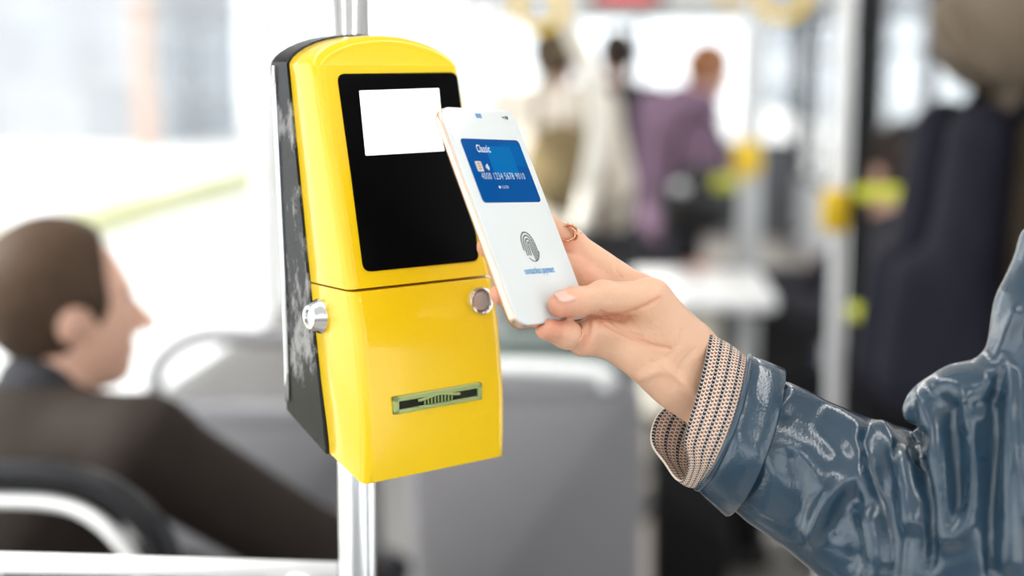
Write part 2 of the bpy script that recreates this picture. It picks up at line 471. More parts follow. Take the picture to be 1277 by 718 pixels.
# ------------------------------------------------------------------ ticket validator on its pole
TH = math.radians(52)
DW, DN = V(math.sin(TH), math.cos(TH), 0), V(math.cos(TH), -math.sin(TH), 0)
DO = at(455, 607, .93)                                 # lower front left corner of the yellow cover
WD = .117
def D(u, v, z): return DO + DW * u + DN * v + Z3 * z
def dloc(px, py, v):                                    # pixel on the plane v -> (u, z)
    q = on_plane(px, py, DO + DN * v, DN) - DO
    return q @ DW, q[2]
M_yel = mat('glossy yellow enamel', (.95, .62, .0), .28, coat=.35, var=.015, vscale=6)
def shell_mat():
    m = mat('scuffed black plastic', (.012, .012, .013), .22, var=.3, spec=.22)
    nt = m.node_tree; p = nt.nodes['Principled BSDF']
    tc = nt.nodes.new('ShaderNodeTexCoord'); mp = nt.nodes.new('ShaderNodeMapping'); mp.inputs['Scale'].default_value = (1, 1, .45)
    n = nt.nodes.new('ShaderNodeTexNoise'); n.inputs['Scale'].default_value = 120; n.inputs['Detail'].default_value = 8; n.inputs['Roughness'].default_value = .7
    n2 = nt.nodes.new('ShaderNodeTexNoise'); n2.inputs['Scale'].default_value = 14
    nt.links.new(tc.outputs['Object'], mp.inputs[0]); nt.links.new(mp.outputs[0], n.inputs[0]); nt.links.new(tc.outputs['Object'], n2.inputs[0])
    mul = nt.nodes.new('ShaderNodeMath'); mul.operation = 'MULTIPLY'
    nt.links.new(n.outputs[0], mul.inputs[0]); nt.links.new(n2.outputs[0], mul.inputs[1])
    cr = nt.nodes.new('ShaderNodeValToRGB'); cr.color_ramp.elements[0].position = .27; cr.color_ramp.elements[0].color = (.007, .007, .008, 1)
    cr.color_ramp.elements[1].position = .36; cr.color_ramp.elements[1].color = (.35, .34, .33, 1)
    nt.links.new(mul.outputs[0], cr.inputs[0]); nt.links.new(cr.outputs[0], p.inputs['Base Color'])
    ma = nt.nodes.new('ShaderNodeMapRange'); ma.inputs[1].default_value = .25; ma.inputs[2].default_value = .4; ma.inputs[3].default_value = .18; ma.inputs[4].default_value = .6
    nt.links.new(mul.outputs[0], ma.inputs[0]); nt.links.new(ma.outputs[0], p.inputs['Roughness'])
    return m
M_shell = shell_mat()
# side profile, read off the photograph: front v(z), seam v(z), back v(z)
def vfront(z): return float(np.interp(z, [-.004, .0, .02, .045, .095, .125, .132, .2, .27, .31], [-.001, 0, .001, .001, -.0045, -.0125, -.0155, -.033, -.0525, -.066]))
def vseam(z): return float(np.interp(z, [0, .0125, .118, .273, .31], [-.044, -.045, -.063, -.087, -.093]))
def vback(z): return float(np.interp(z, [0, .03, .11, .273, .31], [-.101, -.101, -.102, -.110, -.112]))
ZS, ZSH, ZT = .1275, .2725, .293        # split, shoulder, crown
def outline(z0, z1, grow=0.):
    """rows bottom to top (half width, z) of the front outline between z0 and z1"""
    rows = []
    for z in np.linspace(z0, min(z1, ZSH), 14): rows.append((WD / 2 + grow, z))
    if z1 > ZSH:
        for a in np.linspace(0, 1, 12)[1:]:
            hw = WD / 2 * (1 - .12 * a ** 2) if a < .3 else WD / 2 * (1 - .0108) * math.cos((a - .3) / .7 * math.pi / 2) ** .8
            zz = ZSH + (ZT - ZSH) * (1 - (hw / (WD / 2)) ** 2) ** .62
            rows.append((hw + grow * max(.0, hw / (WD / 2)), min(zz, ZT) + grow * a))
    return rows
def cover(z0, z1, rb=.007, grow=0.):
    """rings from the seam forward: outer side wall, rounded edge, then rows across the front"""
    rows = outline(z0, z1, grow); n = len(rows); mb = MB()
    left = [(-hw, z) for hw, z in rows]; right = [(hw, z) for hw, z in rows][::-1]
    loop = np.array(left + right)
    t = np.roll(loop, -1, 0) - np.roll(loop, 1, 0); nn = np.stack([t[:, 1], -t[:, 0]], 1); nn /= np.linalg.norm(nn, axis=1)[:, None] + 1e-9
    cen = np.array([0, (z0 + z1) / 2])
    if np.sum(nn * (loop - cen)) > 0: nn = -nn            # nn points inward
    for i, (u, z) in enumerate(loop):                     # straight flanks; nearly square split edge, slightly softer lower edge
        if z <= ZSH: nn[i] = (-math.copysign(1, u), 0)
        if abs(z - z0) < 1e-6: nn[i] = (-math.copysign(1, u), .08 if z0 > .05 else .30)
        if abs(z - z1) < 1e-6 and z1 < ZSH: nn[i] = (-math.copysign(1, u), -.08)
    rings = []
    def ring(ins, fv): 
        P = loop + nn * ins
        return [D(WD / 2 + u, fv(z0_, z), z) for (u, z), (_, z0_) in zip(P, loop)]
    rings.append(ring(.004, lambda a, z: vseam(a) - .004))
    rings.append(ring(0, lambda a, z: vseam(a)))
    for q in (.5, 1): rings.append(ring(0, lambda a, z, q=q: vseam(a) + (vfront(a) - rb - vseam(a)) * q))
    for ph in (25, 50, 70, 90):
        ph = math.radians(ph)
        rings.append(ring(rb * (1 - math.cos(ph)), lambda a, z, ph=ph: vfront(a) - rb + rb * math.sin(ph)))
    mb.loft(rings, cap0=True, cap1=False)
    base = (len(rings) - 1) * len(loop)
    for i in range(n - 1):                                # front skin: rows left to right
        mb.f.append((base + i, base + 2 * n - 1 - i, base + 2 * n - 2 - i, base + i + 1))
    return mb
val = thing('ticket_validator', 'yellow ticket validator box with black display and scuffed black back, clamped to a steel pole', 'ticket machine', D(WD / 2, -.05, 0))
low = cover(.0, ZS - .0006)
# the underside rises towards the back
for i, p in enumerate(low.v):
    q = p - DO; v, z = q @ DN, q[2]
    if z < .06: low.v[i] = p + Z3 * (max(0, -v) * .30 * (1 - z / .06))
low_o = low.build('lower_cover', M_yel, val, angle=50)
up_o = cover(ZS + .0006, ZT).build('upper_cover', M_yel, val, angle=50)
# black back shell: same outline, from the seam to the back, lower end cut at a slant
def shell():
    rows = outline(.012, ZT - .001, .0012); n = len(rows)
    loop = [(-hw, z) for hw, z in rows] + [(hw, z) for hw, z in rows][::-1]
    mb = MB(); rings = []
    for q, ins in ((0, .0015), (.02, 0), (.5, 0), (.96, 0), (1, .002)):
        r = []
        for u, z in loop:
            zz = z
            if z < .06: zz = z + q * .022 * (1 - (z - .012) / .048)
            uu = u - math.copysign(ins, u)
            r.append(D(WD / 2 + uu, vseam(z) - .0012 + (vback(z) - vseam(z)) * q, zz))
        rings.append(r)
    return mb.loft(rings)
sh = shell().build('back_shell', M_shell, val, angle=40)
# steel trim strip along the back edge
tb = MB()
tb.tube([D(-.0016, vback(z) + .004, z) for z in np.linspace(.04, ZSH, 12)], .0022, 8)
tb.build('edge_trim', M_chrome, val)
# display glass with rounded corners, following the sloping front
def patch(corners, v_off, name, m, parent, r=.006, thick=.0012):
    """flat panel on the sloped front; corners in pixels clockwise from top left"""
    pts = []
    for px, py in corners:
        v = -.035
        for _ in range(12):
            u, z = dloc(px, py, v); v = vfront(z) + v_off
        pts.append((u, z))
    P = np.array(pts); n = 4; out = []
    for i in range(4):
        a, b, c = P[i - 1], P[i], P[(i + 1) % 4]
        d0 = (a - b) / np.linalg.norm(a - b); d1 = (c - b) / np.linalg.norm(c - b)
        for t in np.linspace(0, 1, 7):
            out.append(b + d0 * r * (1 - t) ** 2 + d1 * r * t ** 2)
        # long edge subdivision
        if i in (1, 3):
            e0, e1 = b + d1 * r, c - d1 * r
            for t in np.linspace(0, 1, 8)[1:-1]: out.append(e0 + (e1 - e0) * t)
    mb = MB()
    rings = [[D(u, vfront(z) + v_off + dv, z) for u, z in (np.array(out) - (np.array(out) - np.mean(out, 0)) * k)] for dv, k in ((-.002, 0), (thick * .7, 0), (thick, .012))]
    # sloped face needs a curved fill: fan from a spine is enough for a near-flat panel
    mb.loft(rings, cap0=False)
    return mb.build(name, m, parent, angle=30)
M_black_glass = mat('black display glass', (.0025, .0025, .003), .3, spec=.02, var=.1)
gs = patch([(420, 92), (569, 90), (597, 325), (453, 339)], .0, 'display_glass', M_black_glass, val)
patch([(448, 113), (547, 110), (554, 188), (456, 194)], .0014, 'screen', mat('lit white screen', (1, 1, 1), .4, emit=.75, spec=.1), gs, r=.0008, thick=.0004)
# chrome round knob on the lower front, lock on the left side
def front_pt(px, py):
    v = 0
    for _ in range(12):
        u, z = dloc(px, py, v); v = vfront(z)
    return D(u, v, z), u, z
kp, ku, kz = front_pt(598, 375)
kn = nrm(DN + Z3 * .12)
kb = MB().disc(kp, kn, 1, 0, [(.0098, -.003), (.0098, .0022), (.0092, .0034), (.0084, .0036), (.0078, .0026), (.0075, .0014)])
kbo = kb.build('card_button', M_chrome, val, angle=40)
MB().disc(kp, kn, 1, 0, [(.0077, .0008), (.0077, .0016), (.0066, .0019), (.0060, .0012), (.0040, .0009), (.0015, .0011)]).build('button_lens', mat('smoky lens', (.34, .27, .22), .12, metal=.8, var=.2, vscale=200), kbo, angle=40)
lv = -.052
lp = on_plane(399, 394, DO - DW * .0002, DW)
MB().disc(lp, -DW, 1, 0, [(.0118, -.002), (.0118, .0012), (.0102, .0034), (.0085, .0080), (.0078, .0088), (.0055, .0090), (.0052, .0076), (.002, .0074)]).build('side_lock', M_chrome, val, angle=35)
# pale green ticket slot
sp, su, sz = front_pt(545.5, 496)
M_slot = mat('pale green plastic', (.36, .45, .17), .35, var=.05)
M_hole = mat('dark slot inside', (.02, .022, .015), .7)
sl_, _, _ = front_pt(491, 505); sr_, _, _ = front_pt(601, 486)
sx = nrm(sr_ - sl_); sy = nrm(np.cross(DN, sx)); sy = sy if sy[2] > 0 else -sy; sn = np.cross(sx, sy); sn = sn if sn @ DN > 0 else -sn
L = np.linalg.norm(sr_ - sl_); Hs = .0118
slot = MB()
def bar(x0, x1, y0, y1, t, mb): mb.box(sp + sx * (x0 + x1) / 2 + sy * (y0 + y1) / 2 + sn * (t / 2 - .001), (x1 - x0, y1 - y0, t + .002), [sx, sy, sn], .0006)
bar(-L / 2, L / 2, Hs / 2 - .0036, Hs / 2, .0022, slot); bar(-L / 2, L / 2, -Hs / 2, -Hs / 2 + .0028, .0022, slot)
bar(-L / 2, -L / 2 + .0045, -Hs / 2, Hs / 2, .0022, slot); bar(L / 2 - .0035, L / 2, -Hs / 2, Hs / 2, .0022, slot)
so = slot.build('ticket_slot', M_slot, val, smooth=False)
MB().box(sp + sn * .0002, (L - .006, Hs - .004, .0008), [sx, sy, sn]).build('slot_opening', M_hole, so, smooth=False)
th = MB()                                              # thumb notch: raised lips in the middle of the slot
for sgn, y in ((1, .0010), (-1, -.0035)):
    pts = [sp + sx * (t * .017) + sy * (y + (.0022 if sgn > 0 else -.0010) * math.cos(t * math.pi / 2) ** 2) + sn * .0022 for t in np.linspace(-1, 1, 12)]
    th.tube(pts, .0010, 8)
th.build('slot_lip', M_slot, so)
rb = MB()
for k in range(9): rb.box(sp + sx * (-.011 + .00275 * k) - sy * .0005 + sn * .0009, (.0009, .0045, .0012), [sx, sy, sn])
rb.build('slot_ribs', M_slot, so, smooth=False)
# pole the box is clamped to, clamp brackets
pole_p = D(.072, -.1275, 0)
pole = MB().tube([V(pole_p[0], pole_p[1], 0.0), V(pole_p[0], pole_p[1], 1.0), V(pole_p[0], pole_p[1], ZC)], .0145, 24).build('steel_pole', M_chrome, base=V(pole_p[0], pole_p[1], 0))
tag(pole, 'shiny steel pole behind the yellow ticket validator', 'pole')
for z in (.07, .22):
    MB().box(D(.068, -.1085, z), (.05, .010, .03), [DW, DN, Z3], .003).build('pole_clamp', mat('dark clamp', (.03, .03, .032), .4, var=.2), val, smooth=False)

# ------------------------------------------------------------------ phone in the hand
PC = V(.002383, .892716, 1.412631)
PA = V(.65001, .757679, -.058398); PB = V(-.337745, .356879, .870957); PN = V(.680746, -.546407, .487877)
PAX = [PA, -PN, PB]
def PH(x, y, h=0.): return PC + PA * x + PB * y + PN * h
def Q(px, py, h): return on_plane(px, py, PC + PN * h, PN)
phone = thing('smartphone', 'white-fronted smartphone with rose gold edge showing a blue payment card, held in the hand', 'phone', PH(0, -.075, -.004))
M_rose = mat('rose gold metal', (.86, .62, .50), .25, metal=.9, var=.03)
M_scr = mat('white phone screen', (.66, .69, .685), .15, emit=.06, spec=.3, var=.004)
ol = rrect(.072, .150, .0095, 8)
MB().slab(ol, PH(0, 0, -.0003), PAX, .0075, .0028).build('phone_body', M_rose, phone, angle=60)
scr = MB().slab(rrect(.0705, .1485, .009, 8), PH(0, 0, 0.0002), PAX, .0016, .0006).build('phone_screen', M_scr, phone, angle=30)
def flat(pts2, h, mb=None):
    mb = mb or MB(); n = len(pts2); v = [PH(x, y, h) for x, y in pts2]; o = len(mb.v)
    mb.v += v; mb.f.append(tuple(range(o, o + n))); return mb
def printm(name, col, emit=.1): return mat('print ' + name, col, .4, emit=emit, spec=.03)
H1, H2, H3 = .00035, .00045, .00055
def card_mat():
    m = printm('card blue', (.0, .070, .27), .0)
    return m
MB().slab(rrect(.0566, .0447, .0028, 5, 0, .0297), PH(.0010, 0, H1), PAX, .0003, .0001).build('payment_card', card_mat(), scr, angle=30)
flat([(x, y) for x, y in rrect(.024, .0215, .0005, 2, .0055, .0362)], H2).build('card_panel_light', printm('card mid blue', (.0, .125, .36), .0), scr, False)
flat([(x, y) for x, y in rrect(.0192, .0165, .0005, 2, .0195, .041)], H2 - .00003).build('card_panel_pale', printm('card soft blue', (.0, .095, .32), .0), scr, False)
flat(rrect(.0058, .0072, .0008, 3, -.0185, .0325), H2).build('card_chip', printm('chip silver', (.55, .52, .48)), scr, False)
ch = MB()
for dy in (-.0018, 0, .0018): flat([(-.0205, .0325 + dy - .00022), (-.0165, .0325 + dy - .00022), (-.0165, .0325 + dy + .00022), (-.0205, .0325 + dy + .00022)], H3, ch)
flat([(-.01872, .0295), (-.01828, .0295), (-.01828, .0355), (-.01872, .0355)], H3, ch)
ch.build('chip_lines', printm('chip brown', (.30, .16, .10)), scr, False)
def ribbon(pts2, w, h, mb):
    P = np.asarray(pts2, float); t = np.gradient(P, axis=0); t /= np.linalg.norm(t, axis=1)[:, None] + 1e-12
    nn = np.stack([-t[:, 1], t[:, 0]], 1) * w / 2; o = len(mb.v); k = len(P)
    mb.v += [PH(x, y, h) for x, y in P + nn] + [PH(x, y, h) for x, y in P - nn]
    mb.f += [(o + i, o + k + i, o + k + i + 1, o + i + 1) for i in range(k - 1)]
nf = MB()
for r in (.0010, .0020, .0030):
    ribbon([(-.0132 + r * math.cos(a), .032 + r * math.sin(a)) for a in np.linspace(-.8, .8, 8)], .00055, H3, nf)
nf.build('contactless_mark', printm('card white', (.85, .9, .95), .15), scr, False)
def text(body, x, y, size, m, name, xs=1., align='CENTER', h=H3, bold=0., sp=1.):
    c = bpy.data.curves.new(name, 'FONT'); c.body = body; c.size = size; c.align_x = align; c.align_y = 'CENTER'; c.resolution_u = 2; c.offset = bold; c.space_character = sp
    o = bpy.data.objects.new(name, c); COL.objects.link(o)
    dg = bpy.context.evaluated_depsgraph_get(); me = bpy.data.meshes.new_from_object(o.evaluated_get(dg))
    vs_ = [PH(x + v.co.x * xs, y + v.co.y, h) for v in me.vertices]; fs = [tuple(p.vertices) for p in me.polygons]
    bpy.data.objects.remove(o); bpy.data.curves.remove(c); bpy.data.meshes.remove(me)
    return mesh_obj(name, vs_, fs, m, scr, False)
M_pw = printm('card white', (.85, .9, .95)); M_pn = printm('card silver', (.48, .56, .68))
text('Classic', -.0152, .0448, .0078, M_pw, 'card_name_text', .50, 'LEFT', sp=1.15)
text('4000 1234 5678 9010', .0010, .0255, .0068, M_pn, 'card_number_text', .62, sp=1.12)
text('12/20', -.0015, .0180, .0028, M_pn, 'card_date_text', 1.1)
flat([(-.0075, .0172), (-.0057, .0172), (-.0057, .0188), (-.0075, .0188)], H3).build('card_date_mark', M_pn, scr, False)
M_cap = printm('caption blue', (.02, .24, .55))
text('contactless payment', .0016, -.0397, .0066, M_cap, 'caption_text', .47, bold=.0001, sp=1.12)
text('000', -.0013, .0686, .0046, M_cap, 'status_clock_text', .8, bold=.00008)
st = MB()
flat([(.0212, .0690), (.0236, .0690), (.0224, .0676)], H3, st)
flat([(.0242, .0672), (.0250, .0672), (.0250, .0696), (.0242, .0696)], H3, st)
flat([(.0256, .0672), (.0272, .0672), (.0272, .0696), (.0256, .0696)], H3, st)
st.build('status_icons', printm('icon grey', (.12, .13, .15)), scr, False)
# fingerprint sign: nested ridges clipped by an oval
fp = MB(); fc = (.0012, -.0228); EA, EB = .0073, .0108
def clip_draw(pts, w=.00082):
    run = []
    for x, y in pts:
        if (x / EA) ** 2 + (y / EB) ** 2 <= 1.0: run.append((fc[0] + x, fc[1] + y))
        else:
            if len(run) > 2: ribbon(run, w, H1, fp)
            run = []
    if len(run) > 2: ribbon(run, w, H1, fp)
def ridge(a, b, cx, cy, tail, t0=180, t1=-5):
    A = np.radians(np.linspace(t0, t1, 26)); P = [(cx + a * math.cos(t), cy + b * math.sin(t)) for t in A]
    x, y = P[-1]
    P += [(x + tail * s * s * .0012, y - s * .012) for s in np.linspace(.05, 1, 14)]
    x0, y0 = P[0]
    P = [(x0 - .0006 * s, y0 - s * .007) for s in np.linspace(1, .05, 10)] + P
    return P
for i, a in enumerate(np.arange(.0009, .0078, .00175)):
    clip_draw(ridge(a, a * 1.30 + .0010, -.0002 - .0001 * i, .0004, .8))
A = np.linspace(4.0, 5.9, 24); clip_draw([(.985 * EA * math.cos(t), .985 * EB * math.sin(t)) for t in A], .0006)
fp.build('fingerprint_sign', printm('ink black', (.02, .022, .025), .0), scr, False)

# ------------------------------------------------------------------ the person holding the phone
lady = thing('person', 'person in a glossy blue leather jacket with plaid cuff, holding up the phone', 'person', V(.50, .80, 0))
def skin_mat(name, col, red, bump=.25):
    m = mat(name, col, .42, spec=.35, sss=.12, var=.06, vscale=35, bump=bump, bscale=420)
    nt = m.node_tree; p = nt.nodes['Principled BSDF']
    old = p.inputs['Base Color'].links[0].from_socket
    a = nt.nodes.new('ShaderNodeAttribute'); a.attribute_name = 'blush_crease_shade'
    mx = nt.nodes.new('ShaderNodeMix'); mx.data_type = 'RGBA'; mx.inputs[7].default_value = (*red, 1)
    nt.links.new(a.outputs['Fac'], mx.inputs[0]); nt.links.new(old, mx.inputs[6]); nt.links.new(mx.outputs[2], p.inputs['Base Color'])
    return m
M_skin = skin_mat('fair skin', (.76, .465, .315), (.68, .21, .13))
def set_attr(o, name, vals):
    a = o.data.attributes.new(name, 'FLOAT', 'POINT'); a.data.foreach_set('value', np.asarray(vals, np.float32))
wrist = at(862, 463, .932)
th_mcp, th_cmc = at(812, 372, .907), at(852, 430, .922)
th_ip, th_tip = Q(752, 371, .0155), Q(699, 380, .0088)
i_mcp, i_pip, i_dip, i_tip = at(800, 366, .938), Q(712, 303, -.0175), Q(662, 266, -.0165), Q(640, 238, -.0150)
m_mcp, m_pip, m_dip, m_tip = at(792, 384, .940), Q(712, 334, -.0185), Q(645, 314, -.0165), Q(608, 308, -.0115)
r_mcp, r_pip, r_dip, r_tip = at(782, 405, .934), Q(705, 378, -.0185), Q(655, 373, -.0165), Q(624, 367, -.0115)
p_mcp, p_pip, p_dip, p_tip = at(774, 432, .918), at(728, 424, .899), at(705, 416, .886), at(681, 410, .874)
fore = at(956, 558, .936)
fld_lo = np.min([th_tip, i_tip, m_tip, p_tip, fore, wrist], 0) - .035
fld_hi = np.max([th_tip, i_tip, m_tip, p_tip, fore, wrist], 0) + .035
H = Field(fld_lo, fld_hi, .0011)
view = nrm(FW)
# palm: bones from wrist to knuckles, filled in
K = .012
arm_dir = nrm(fore - wrist)
H.cone(wrist, fore, .0245, .029, 0, e=view, f=.78)
H.cone(wrist - arm_dir * .012, wrist, .0235, .0240, K, e=view, f=.80)
H.cone(wrist - arm_dir * .01 + UP * .006, i_mcp, .0145, .0112, K)
H.cone(wrist - arm_dir * .01, m_mcp, .0140, .0112, K)
H.cone(wrist - arm_dir * .01 - UP * .006, r_mcp, .0140, .0108, K)
H.cone(at(848, 480, .930), p_mcp, .0130, .0100, K)
H.cone(at(838, 470, .922), at(790, 440, .914), .0135, .0105, K)          # heel of the hand
H.cone(th_cmc, th_mcp, .0172, .0122, K)                                   # ball of the thumb
H.cone(at(840, 425, .918), at(808, 385, .912), .0140, .0105, K)
H.cone(th_mcp, i_mcp, .0090, .0085, .010)                                 # web
H.ell(at(800, 418, .926), (.018, .018, .012), k=.012)
H.cone(at(768, 416, .908), at(738, 411, .896), .0085, .0075, .006)
def finger(pts, rad, k=.006):
    G = Field(H.lo, H.lo, .01); G.lo = H.lo; G.h = H.h; G.n = H.n; G.ax = H.ax; G.F = np.full(H.n, 1., np.float32)
    for i in range(len(pts) - 1): G.cone(pts[i], pts[i + 1], rad[i], rad[i + 1], .003)
    for i in range(1, len(pts) - 1): G.ell(pts[i], (rad[i] * 1.06,) * 3, k=.004)
    d = G.F; hh = np.maximum(k - np.abs(H.F - d), 0) / k
    H.F = np.minimum(H.F, d) - hh * hh * k * .25
finger([i_mcp, i_pip, i_dip, i_tip], [.0108, .0090, .0080, .0066], .005)
finger([m_mcp, m_pip, m_dip, m_tip], [.0108, .0092, .0080, .0068], .004)
finger([r_mcp, r_pip, r_dip, r_tip], [.0105, .0088, .0078, .0068], .003)
finger([p_mcp, p_pip, p_dip, p_tip], [.0102, .0088, .0080, .0068], .005)
finger([th_mcp, th_ip, th_tip], [.0118, .0098, .0080], .0030)
H.ell(Q(716, 376, .0100), (.012, .0095, .0085), [nrm(th_ip - th_tip), nrm(np.cross(PN, th_ip - th_tip)), PN], k=.004)
# keep the flesh clear of the phone slab: it presses flat against it
X, Yg, Zg = H.grids((slice(None),) * 3)
lx = (X - PC[0]) * PA[0] + (Yg - PC[1]) * PA[1] + (Zg - PC[2]) * PA[2]
ly = (X - PC[0]) * PB[0] + (Yg - PC[1]) * PB[1] + (Zg - PC[2]) * PB[2]
lh = (X - PC[0]) * PN[0] + (Yg - PC[1]) * PN[1] + (Zg - PC[2]) * PN[2]
slab = np.maximum(np.maximum(np.abs(lx) - .0362, np.abs(ly) - .0752), np.abs(lh + .0035) - .0044)
H.F = np.maximum(H.F, -slab.astype(np.float32))
hv, hf = H.mesh(2)
hn = vnormals(hv, hf)
hx, hy, hd = project(hv)
pix = np.stack([hx, hy], 1)
front = np.clip(-(hn @ FW) * 1.5 + .2, 0, 1)
def pl(*p): return np.array(p, float)
def crease(line, w, depth):
    d = dist_poly(pix, catmull(line, 24)); return -1.35 * depth * np.exp(-(d / w) ** 2) * front
disp = np.zeros(len(hv))
for line, w, dep in (
    (pl((822, 372), (800, 384), (776, 393), (752, 392)), 2.2, .0011),           # under the thumb
    (pl((748, 398), (766, 410), (788, 420), (812, 430), (834, 434)), 2.0, .0013),   # line of the heart
    (pl((748, 388), (762, 400), (780, 412), (800, 420)), 1.8, .0009),
    (pl((736, 396), (734, 414), (729, 432)), 1.8, .0010),                        # base of the little finger
    (pl((700, 402), (702, 412), (700, 422)), 1.5, .0005),
    (pl((812, 452), (830, 446), (846, 430), (852, 412)), 3.2, .0005),            # wrist
    (pl((838, 486), (842, 470), (852, 452), (866, 436)), 3.6, .0004),
    (pl((754, 352), (757, 362), (756, 376)), 1.6, .0004),                        # thumb joint
    (pl((760, 352), (763, 364), (761, 376)), 1.5, .0003),
    (pl((770, 320), (768, 334), (774, 346)), 2.2, .0005)):
    disp += crease(line, w, dep)
for line, w, dep in ((pl((800, 470), (828, 462), (862, 482), (900, 510)), 6, -.0012), (pl((826, 452), (846, 470), (880, 505)), 5, -.0010)):
    disp += crease(line, w, dep)                                                 # tendons
hv = hv + hn * disp[:, None]
hand = mesh_obj('body', hv, hf, M_skin, lady)
bl = np.zeros(len(hv))
for p, r, a in ((m_tip, .013, .6), (r_tip, .013, .6), (p_tip, .013, .55), (th_tip, .014, .45), (i_pip, .014, .25), (i_mcp, .02, .15), (th_ip, .011, .15), (p_pip, .012, .25)):
    bl += a * np.exp(-(np.linalg.norm(hv - p, axis=1) / r) ** 2)
for line, w, a in ((pl((748, 398), (788, 420), (834, 434)), 7, .18), (pl((736, 396), (729, 432)), 6, .3), (pl((822, 372), (776, 393), (752, 392)), 6, .3), (pl((700, 300), (735, 345)), 12, .3)):  # shade of the hand creases tinted into the skin colour; index side redder
    bl += a * np.exp(-(dist_poly(pix, line) / w) ** 2)
set_attr(hand, 'blush_crease_shade', np.clip(bl, 0, .8))
# thumb nail
def nail(c, along, up, w, L, m):
    side = nrm(np.cross(along, up)); mb = MB(); rows = []
    for i in range(9):
        t = i / 8; ww = w * (1 - .12 * (1 - t)) * math.sqrt(max(.05, 1 - max(0, (t - .55) / .5) ** 2)) if t > .55 else w * (.86 + .14 * t / .55)
        rows.append([c + along * (t - .5) * L + side * ww * .5 * q + up * (.0026 * (math.sqrt(max(0, 1 - (q * .85) ** 2)) - 1) - .0012 * t * t) for q in np.linspace(-1, 1, 9)])
    mb.loft(rows, False, False, False)
    o = mb.build('thumb_nail', m, lady)
    so_ = o.modifiers.new('thick', 'SOLIDIFY'); so_.thickness = .0006; so_.offset = 0
    return o
tdir = nrm(th_tip - th_ip); tup = nrm(nrm(PN) * .55 + UP * .75 - FW * .35); tup = nrm(tup - tdir * (tup @ tdir))
nail(th_tip - tdir * .0005 + tup * .0083, tdir, tup, .0115, .0135, mat('nail', (.80, .47, .38), .25, spec=.6))
# rings
M_gold = mat('rose gold ring', (.72, .42, .28), .18, metal=1.)
def torus(c, ax, R, r, n=40, f=1., e=None):
    a = nrm(np.cross(ax, V(.3, .1, .9))); b = nrm(np.cross(ax, a))
    return [c + R * (math.cos(t) * a + math.sin(t) * b) for t in np.linspace(0, 2 * math.pi, n, endpoint=False)]
ia = nrm(i_pip - i_mcp); rc = i_mcp + (i_pip - i_mcp) * .96
ring1 = thing('finger_ring', 'rose gold wire ring with a tangled knot on the index finger', 'ring', rc)
MB().tube(torus(rc, ia, .0098, .0008), .0008, 8, closed=True).build('band', M_gold, ring1)
kc = on_plane(708, 290, rc - FW * .0112, FW); kt = MB()
e1, e2, e3 = nrm(RT * .8 - UP * .5), nrm(UP * .8 + RT * .5), -FW
for k in range(5):
    r1, r2, ph, tl = .0068 - .0006 * k, .0042 + .0003 * k, k * 1.1, (k - 2) * .5
    kt.tube([kc + (e1 * math.cos(ph) + e2 * math.sin(ph)) * r1 * math.cos(t) + (e2 * math.cos(ph) - e1 * math.sin(ph)) * r2 * math.sin(t) + e3 * .0016 * math.sin(2 * t + k) for t in np.linspace(0, 2 * math.pi, 28, endpoint=False)], .00075, 6, closed=True)
kt.build('wire_knot', M_gold, ring1)
pa = nrm(p_dip - p_pip); rc2 = p_pip + (p_dip - p_pip) * .72
ring2 = MB().tube(torus(rc2, nrm(pa + UP * .15), .0092, .0006), .0006, 8, closed=True).build('finger_ring', M_gold, base=rc2)
tag(ring2, 'thin plain gold ring on the little finger under the phone', 'ring')

# ---- plaid cuff
def plaid():
    m = bpy.data.materials.new('houndstooth plaid'); m.use_nodes = True; nt = m.node_tree; p = nt.nodes['Principled BSDF']
    p.inputs['Roughness'].default_value = .85
    uv = nt.nodes.new('ShaderNodeUVMap'); sx_ = nt.nodes.new('ShaderNodeSeparateXYZ'); nt.links.new(uv.outputs[0], sx_.inputs[0])
    def ma(op, a, b=None, c=None):
        n = nt.nodes.new('ShaderNodeMath'); n.operation = op
        for i, q in enumerate((a, b, c)):
            if q is None: continue
            if isinstance(q, (int, float)): n.inputs[i].default_value = q
            else: nt.links.new(q, n.inputs[i])
        return n.outputs[0]
    col = ma('MULTIPLY', sx_.outputs[1], 1 / .0024)           # columns of 2.4 mm along the arm
    ci = ma('FLOOR', col); cf = ma('FRACT', col)
    three = ma('MODULO', ma('ADD', ci, 300.0), 3.0)
    row = ma('ADD', ma('MULTIPLY', sx_.outputs[0], 1 / .0026), ma('MULTIPLY', ma('ABSOLUTE', ma('SUBTRACT', cf, .5)), .7))
    rf = ma('FRACT', ma('ADD', row, ma('MULTIPLY', ci, .5)))
    isn = ma('LESS_THAN', three, .5)
    dash = ma('LESS_THAN', rf, ma('MULTIPLY_ADD', isn, .20, .58))
    gap = ma('LESS_THAN', ma('ABSOLUTE', ma('SUBTRACT', cf, .5)), ma('MULTIPLY_ADD', isn, .07, .40))
    on = ma('MULTIPLY', dash, gap)
    c1 = nt.nodes.new('ShaderNodeMix'); c1.data_type = 'RGBA'; c1.inputs[6].default_value = (.20, .062, .028, 1); c1.inputs[7].default_value = (.012, .012, .03, 1)
    nt.links.new(isn, c1.inputs[0])
    c2 = nt.nodes.new('ShaderNodeMix'); c2.data_type = 'RGBA'; c2.inputs[6].default_value = (.76, .66, .56, 1)
    nt.links.new(on, c2.inputs[0]); nt.links.new(c1.outputs[2], c2.inputs[7]); nt.links.new(c2.outputs[2], p.inputs['Base Color'])
    b = nt.nodes.new('ShaderNodeBump'); b.inputs['Strength'].default_value = .4; b.inputs['Distance'].default_value = .0006
    nt.links.new(on, b.inputs['Height']); nt.links.new(b.outputs[0], p.inputs['Normal'])
    return m
